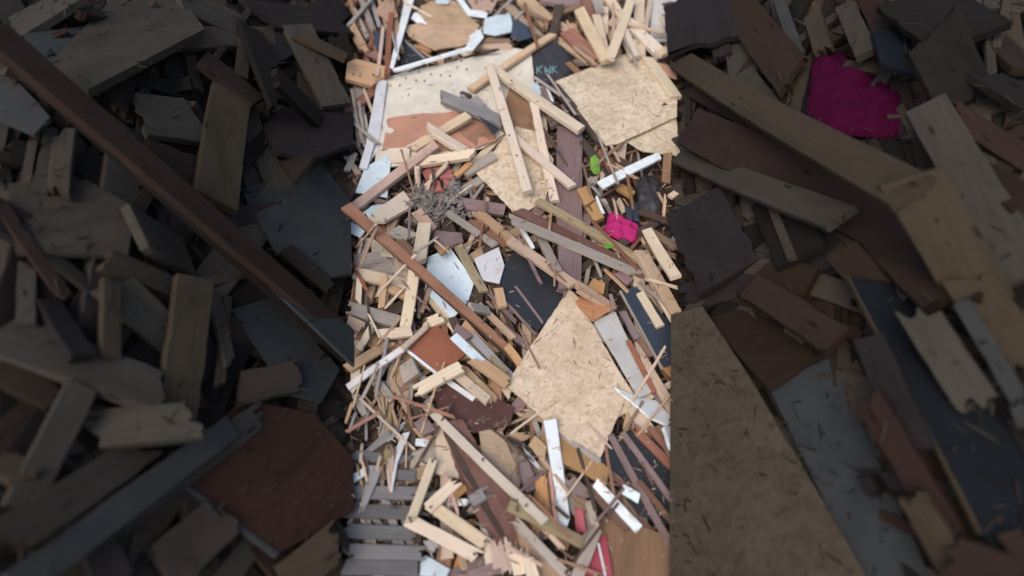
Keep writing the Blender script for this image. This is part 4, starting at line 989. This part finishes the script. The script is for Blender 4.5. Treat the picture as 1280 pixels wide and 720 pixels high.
P('S', [(440, -20), (620, 0), (700, 60), (900, 440), (900, 610), (800, 660), (770, 620)], 'k_navy', 'panel', t=.025, lm='navy-black panel', name='laminate_board', label='large navy-black panel on the added right heap', edge=(6, 'k_tan', .016))
S('S', (740, -40), (900, 190), 100, 'k_tan', 'beam'); S('S', (730, 30), (880, 280), 34, 'k_white', 'batten'); S('S', (870, 270), (900, 360), 40, 'k_white'); S('S', (830, 660), (900, 640), 80, 'k_orange', 'block', name='added_timber_block')
S('S', (615, 40), (785, 300), 80, 'k_pale', 'beam', label='added rounded darkened stub lying on the navy-black panel', ends='bb')
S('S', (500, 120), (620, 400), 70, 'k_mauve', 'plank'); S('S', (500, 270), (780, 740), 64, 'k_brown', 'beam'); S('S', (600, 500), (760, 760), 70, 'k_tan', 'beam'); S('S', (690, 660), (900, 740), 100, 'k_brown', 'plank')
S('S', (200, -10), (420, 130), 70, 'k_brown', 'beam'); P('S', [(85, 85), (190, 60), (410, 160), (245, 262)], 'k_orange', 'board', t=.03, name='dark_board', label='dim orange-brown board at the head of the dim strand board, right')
P('S', [(240, 250), (402, 178), (650, 740), (480, 740)], 'k_blue', 'board', t=.03, lm='dim grey board', name='grey_board', label='added long dim blue-grey board beside the dim strand board, right')
P('S', [(-20, 70), (80, 50), (200, 230), (500, 740), (-20, 740)], 'k_osb', 'strand board', t=.02, q=1.0, lm='dim strand board', name='strand_board', label='large dim strand board on the added right heap beside the clearing', axis=2)

# the odd nail in the battens was placed with them; loose splinters and chips on top of the boards
for x, y in ((520, 130), (560, 105), (735, 110), (770, 130), (690, 450), (720, 500), (735, 440), (640, 215), (500, 120), (790, 155), (760, 90), (670, 480)):
    a = rf.uniform(0, 3.1); l = rf.uniform(5, 14)
    S('0', (x, y), (x + math.cos(a) * l, y + math.sin(a) * l), rf.uniform(1.5, 3), rf.choice(('tan', 'brown', 'pine')), 'splinter', ends='ss', t=.005, press=1, filler=True)
# ------------------------------------------------------------------ what lies under the pieces
def heap_mesh():
    bm = bmesh.new(); nx, ny = 150, 120
    g = [[None] * (ny + 1) for _ in range(nx + 1)]
    for i in range(nx + 1):
        for j in range(ny + 1):
            x = -6.5 + 13 * i / nx; y = -2.5 + 12.5 * j / ny
            z = heap(x, y) - .13 + .05 * mnoise.noise(Vector((x * 6, y * 6, 0)))
            e = min(1, (6.5 - abs(x)) / 1.6, (y + 2.5) / 1.6, (10 - y) / 1.6)
            g[i][j] = bm.verts.new((x, y, -1.62 + (z + 1.62) * smooth(e)))
    for i in range(nx):
        for j in range(ny): bm.faces.new((g[i][j], g[i + 1][j], g[i + 1][j + 1], g[i][j + 1]))
    o = from_bm('terrain', bm, 'mulch', sm=True); o['kind'] = 'structure'
heap_mesh()
bm = bmesh.new(); s_ = 400
bm.faces.new([bm.verts.new(p) for p in ((-s_, -s_, -1.6), (s_, -s_, -1.6), (s_, s_, -1.6), (-s_, s_, -1.6))])
o = from_bm('ground', bm, 'soil'); o['kind'] = 'structure'

def debris(name, n, box, mat, lo, hi, seed, zoff=(-.17, -.09)):
    rt = random.Random(seed); bm = bmesh.new()
    for i in range(n):
        for _ in range(50):
            x, y = rt.uniform(*box[0]), rt.uniform(*box[1])
            side = abs(x) > valley_edge(y) + .02
            if side == mat.startswith('k_'): break
        l = rt.uniform(lo, hi); w = l * rt.uniform(.07, .25); t = w * rt.uniform(.3, .6)
        m = Matrix.Translation((x, y, heap(x, y) + rt.uniform(*zoff))) @ Matrix.Rotation(rt.uniform(0, 6.28), 4, 'Z') @ Matrix.Rotation(rt.gauss(0, .3), 4, 'Y') @ Matrix.Rotation(rt.gauss(0, .4), 4, 'X')
        a, b = rt.uniform(.2, 1), rt.uniform(.2, 1)
        v = [bm.verts.new(m @ Vector(p)) for p in ((-l / 2, -w / 2 * a, -t / 2), (l / 2, -w / 2 * b, -t / 2), (l / 2, w / 2 * b, -t / 2), (-l / 2, w / 2 * a, -t / 2), (-l / 2, -w / 2 * a, t / 2), (l / 2, -w / 2 * b, t / 2), (l / 2, w / 2 * b, t / 2), (-l / 2, w / 2 * a, t / 2))]
        for f in ((0, 1, 2, 3), (4, 5, 6, 7), (0, 1, 5, 4), (1, 2, 6, 5), (2, 3, 7, 6), (3, 0, 4, 7)): bm.faces.new([v[q] for q in f])
    o = from_bm(name, bm, mat); o['kind'] = 'stuff'
    return o
def slivers(name, n, mat, xr, lo, hi, seed, label):
    """Uncountable slivers and flakes lying on top of the pieces."""
    rt = random.Random(seed); bm = bmesh.new(); done = 0
    while done < n:
        x, y = rt.uniform(*xr), rt.uniform(-10, 730)
        if xr[0] < 0 and 434 < x < 846: continue
        c = at_z(x, y, top(x, y) + .0015)
        if mnoise.noise(Vector((c.x * 3, c.y * 3, seed))) < rt.uniform(-.5, .35): continue
        done += 1
        l = rt.uniform(lo, hi) * rt.random() ** .6; w = rt.uniform(.0015, .006) * (1 + l * 6); th = w * .35
        m = Matrix.Translation(c) @ Matrix.Rotation(rt.uniform(0, 6.28), 4, 'Z') @ Matrix.Rotation(rt.gauss(0, .12), 4, 'Y')
        b = rt.uniform(-.15, .15) * l
        pr = [(-l / 2, 0), (-l * .2, w / 2 + b * .5), (l * .25, w / 2 * .8 + b), (l / 2, b * .6), (l * .2, -w / 2 * .8 + b), (-l * .25, -w / 2 + b * .5)]
        up_ = [bm.verts.new(m @ Vector((p[0], p[1], th))) for p in pr]; dn = [bm.verts.new(m @ Vector((p[0], p[1], 0))) for p in pr]
        bm.faces.new(up_[::-1]); bm.faces.new(dn)
        for q in range(6): bm.faces.new((up_[q], up_[(q + 1) % 6], dn[(q + 1) % 6], dn[q]))
    o = from_bm(name, bm, mat); o['kind'] = 'stuff'; o['label'] = label; o['category'] = 'wood debris'
slivers('pale_slivers', 300, 'pine', (436, 844), .015, .07, 21, 'pale wood slivers littered over the boards of the bright clearing')
slivers('brown_slivers', 1000, 'brown', (436, 844), .015, .11, 22, 'brown slivers and bark flakes littered over the bright clearing')
slivers('darkened_tan_slivers', 900, 'k_tan', (-30, 1310), .03, .2, 23, 'dim tan slivers littered over the added dark heaps at both sides')  # side slivers share the heaps' darkened colours
slivers('darkened_slivers', 1200, 'k_dark', (-30, 1310), .02, .18, 24, 'darkened slivers littered over the added dark heaps at both sides')
VB = ((-2.4, 2.4), (.3, 8.5))
for nm, n, mat, lo, hi, sd, lab in (('wood_splinters', 2600, 'tan', .03, .16, 1, 'tan splinters and chips littered between the pieces of scrap wood'),
                                ('wood_chips', 2600, 'brown', .03, .2, 2, 'brown wood chips filling the gaps between the scrap pieces'),
                                ('dark_wood_debris', 2200, 'dark', .04, .25, 3, 'dark broken wood debris deep in the gaps of the heap')):
    o = debris(nm, n, VB, mat, lo, hi, sd); o['label'] = lab; o['category'] = 'wood debris'
SB = ((-6, 6), (-2, 9.4))  # debris of the added side heaps, shade put into its colour
for nm, n, mat, lo, hi, sd, lab in (('darkened_wood_debris', 3800, 'k_dark', .08, .5, 4, 'darkened wood debris bedding the added dim heaps on either side'),
                                ('darkened_tan_debris', 2600, 'k_tan', .08, .6, 5, 'dim tan broken wood littering the added heaps on either side')):
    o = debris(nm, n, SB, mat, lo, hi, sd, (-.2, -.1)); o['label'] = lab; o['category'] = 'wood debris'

# ------------------------------------------------------------------ camera, light, sky
cd = bpy.data.cameras.new('camera'); cam = bpy.data.objects.new('camera', cd); COL.objects.link(cam)
cam.location = (0, 0, CAM_Z); cam.rotation_euler = (R(90) - PITCH, 0, 0)
cd.sensor_width = 36; cd.lens = LENS; cd.clip_start = .05; cd.clip_end = 2000
scene.camera = cam
cd.dof.use_dof = True; cd.dof.focus_distance = 4.3; cd.dof.aperture_fstop = .38
EL, AZ = 58, 215
ld = bpy.data.lights.new('sun', 'SUN'); ld.energy = 0.65; ld.angle = R(35); ld.color = (1, .97, .93)
so = bpy.data.objects.new('sun', ld); COL.objects.link(so)
so.rotation_euler = (R(90 - EL), 0, R(180 - AZ))
w = bpy.data.worlds.new('World'); scene.world = w; w.use_nodes = True
nt = w.node_tree; bg = nt.nodes['Background']
sky = nt.nodes.new('ShaderNodeTexSky'); sky.sky_type = 'NISHITA'; sky.sun_disc = False
sky.sun_elevation = R(EL); sky.sun_rotation = R(AZ); sky.dust_density = 4; sky.air_density = 1.0; sky.ozone_density = 1
nt.links.new(sky.outputs[0], bg.inputs[0]); bg.inputs[1].default_value = .15
scene.view_settings.view_transform = 'Standard'; scene.view_settings.look = 'None'
scene.view_settings.exposure = EXPOSURE = 0.58; scene.view_settings.gamma = 1
scene.view_settings.use_curve_mapping = False
scene.cycles.use_denoising = True

# ------------------------------------------------------------------ drop scrap that nothing shows, then describe every thing
bpy.context.view_layer.update()
from mathutils.bvhtree import BVHTree
hits = {}
def root_of(o):
    while o.parent: o = o.parent
    return o
vv, ff, own = [], [], []
for o in scene.objects:
    if o.type != 'MESH': continue
    nm_ = root_of(o).name; k0 = len(vv); mw_ = o.matrix_world
    vv += [mw_ @ v.co for v in o.data.vertices]
    for p in o.data.polygons: ff.append([k0 + q for q in p.vertices]); own.append(nm_)
bvh = BVHTree.FromPolygons(vv, ff)
org = Vector((0, 0, CAM_Z))
for i in range(0, 1280, 2):
    for j in range(0, 720, 2):
        loc, nor, idx, dist_ = bvh.ray_cast(org, ray(i + 1, j + 1).normalized())
        if idx is not None: hits[own[idx]] = hits.get(own[idx], 0) + 1
def remove(o):
    for c in list(o.children): remove(c)
    bpy.data.objects.remove(o, do_unlink=True)
keep = []
for it in ITEMS:
    h = hits.get(it['o'].name, 0); it['hits'] = h
    if h < (14 if it['filler'] else 6):
        if not it['filler']: print('HIDDEN', it['o'].name, it['label'], it['c'])
        remove(it['o'])
    else: keep.append(it)
ITEMS[:] = keep
marks = [(it['lm'], it['c'], it) for it in ITEMS if it['lm']]
def size_word(it):
    dark = it['mat'].startswith('k_'); l = it['L'] / (2 if dark else 1)
    return 'short' if l < 38 else 'long' if l > 95 else ''
def lie(it):
    dx, dy = it['b'][0] - it['a'][0], it['b'][1] - it['a'][1]
    a = math.degrees(math.atan2(-dy, dx)) % 180
    return 'lying level' if a < 20 or a > 160 else 'sloping up right' if a < 67 else 'sloping down right' if a > 113 else 'pointing up'
def near(it, n=2):
    d = sorted(((math.dist(it['c'], c), nm, c) for nm, c, t in marks if t is not it), key=lambda v: v[0])
    return d[:n]
def rel(it, c):
    dx, dy = it['c'][0] - c[0], it['c'][1] - c[1]
    if math.hypot(dx, dy) < 14: return 'by'
    if abs(dx) > 1.6 * abs(dy): return 'right of' if dx > 0 else 'left of'
    if abs(dy) > 1.6 * abs(dx): return 'below' if dy > 0 else 'above'
    return ('lower ' if dy > 0 else 'upper ') + ('right of' if dx > 0 else 'left of')
def words(*p): return ' '.join(' '.join(p).split())
noun = {'board': 'board', 'panel': 'panel', 'block': 'block'}
for it in ITEMS:
    it['auto'] = it['label'] is None
    if it['auto']:
        (d1, n1, c1), (d2, n2, c2) = near(it)
        it['label'] = words(size_word(it), TONE.get(it['mat'], ''), it['noun'], lie(it) + ',', rel(it, c1), 'the', n1)
        it['alt'] = words(size_word(it), TONE.get(it['mat'], ''), it['noun'], lie(it) + ',', rel(it, c1), 'the', n1, 'near the', n2)
def clashes():
    d = {}
    for it in ITEMS: d.setdefault(it['label'], []).append(it)
    return [v for v in d.values() if len(v) > 1]
for v in clashes():
    for it in v:
        if it['auto']: it['label'] = it['alt']
def width_split(v):
    v.sort(key=lambda t: t['c'][1])
    ys = [t['c'][1] for t in v]; xs = [t['c'][0] for t in v]
    wx = max(xs) - min(xs) > max(ys) - min(ys)
    if wx: v.sort(key=lambda t: t['c'][0])
    nm = {2: (('left', 'right') if wx else ('upper', 'lower')), 3: (('leftmost', 'middle', 'rightmost') if wx else ('topmost', 'middle', 'lowest')),
          4: (('leftmost', 'second from left', 'third from left', 'rightmost') if wx else ('topmost', 'second from top', 'third from top', 'lowest'))}.get(len(v))
    if nm:
        for t, q in zip(v, nm):
            w_ = (q + ' ' + t['label']).split(); sz = size_word(t)
            if len(w_) > 16 and sz: w_.remove(sz)
            t['label'] = ' '.join(w_)
for v in clashes(): width_split(v)
print('SAME', [(len(v), v[0]['label']) for v in clashes()])
PLURAL = {'batten': 'battens', 'stick': 'sticks', 'plank': 'planks', 'splinter': 'splinters', 'block': 'blocks', 'strip': 'strips', 'beam': 'beams', 'board': 'boards', 'panel': 'panels', 'chip': 'chips', 'sheet': 'sheets', 'strand board': 'strand boards', 'veneer': 'veneers', 'fibreboard': 'torn fibreboards'}
for it in ITEMS:
    o = it['o']; o['kind'] = 'thing'; o['label'] = it['label']; o['category'] = it['cat']
    p = PLURAL.get(it['noun'])
    if p:
        o['group'] = ('dim ' if it['mat'].startswith('k_') else '') + p + (' on the side heaps' if it['mat'].startswith('k_') else ' lying in the bright clearing')
L_ = [len(it['label'].split()) for it in ITEMS]
print('THINGS', len(ITEMS), 'label words', min(L_), max(L_))
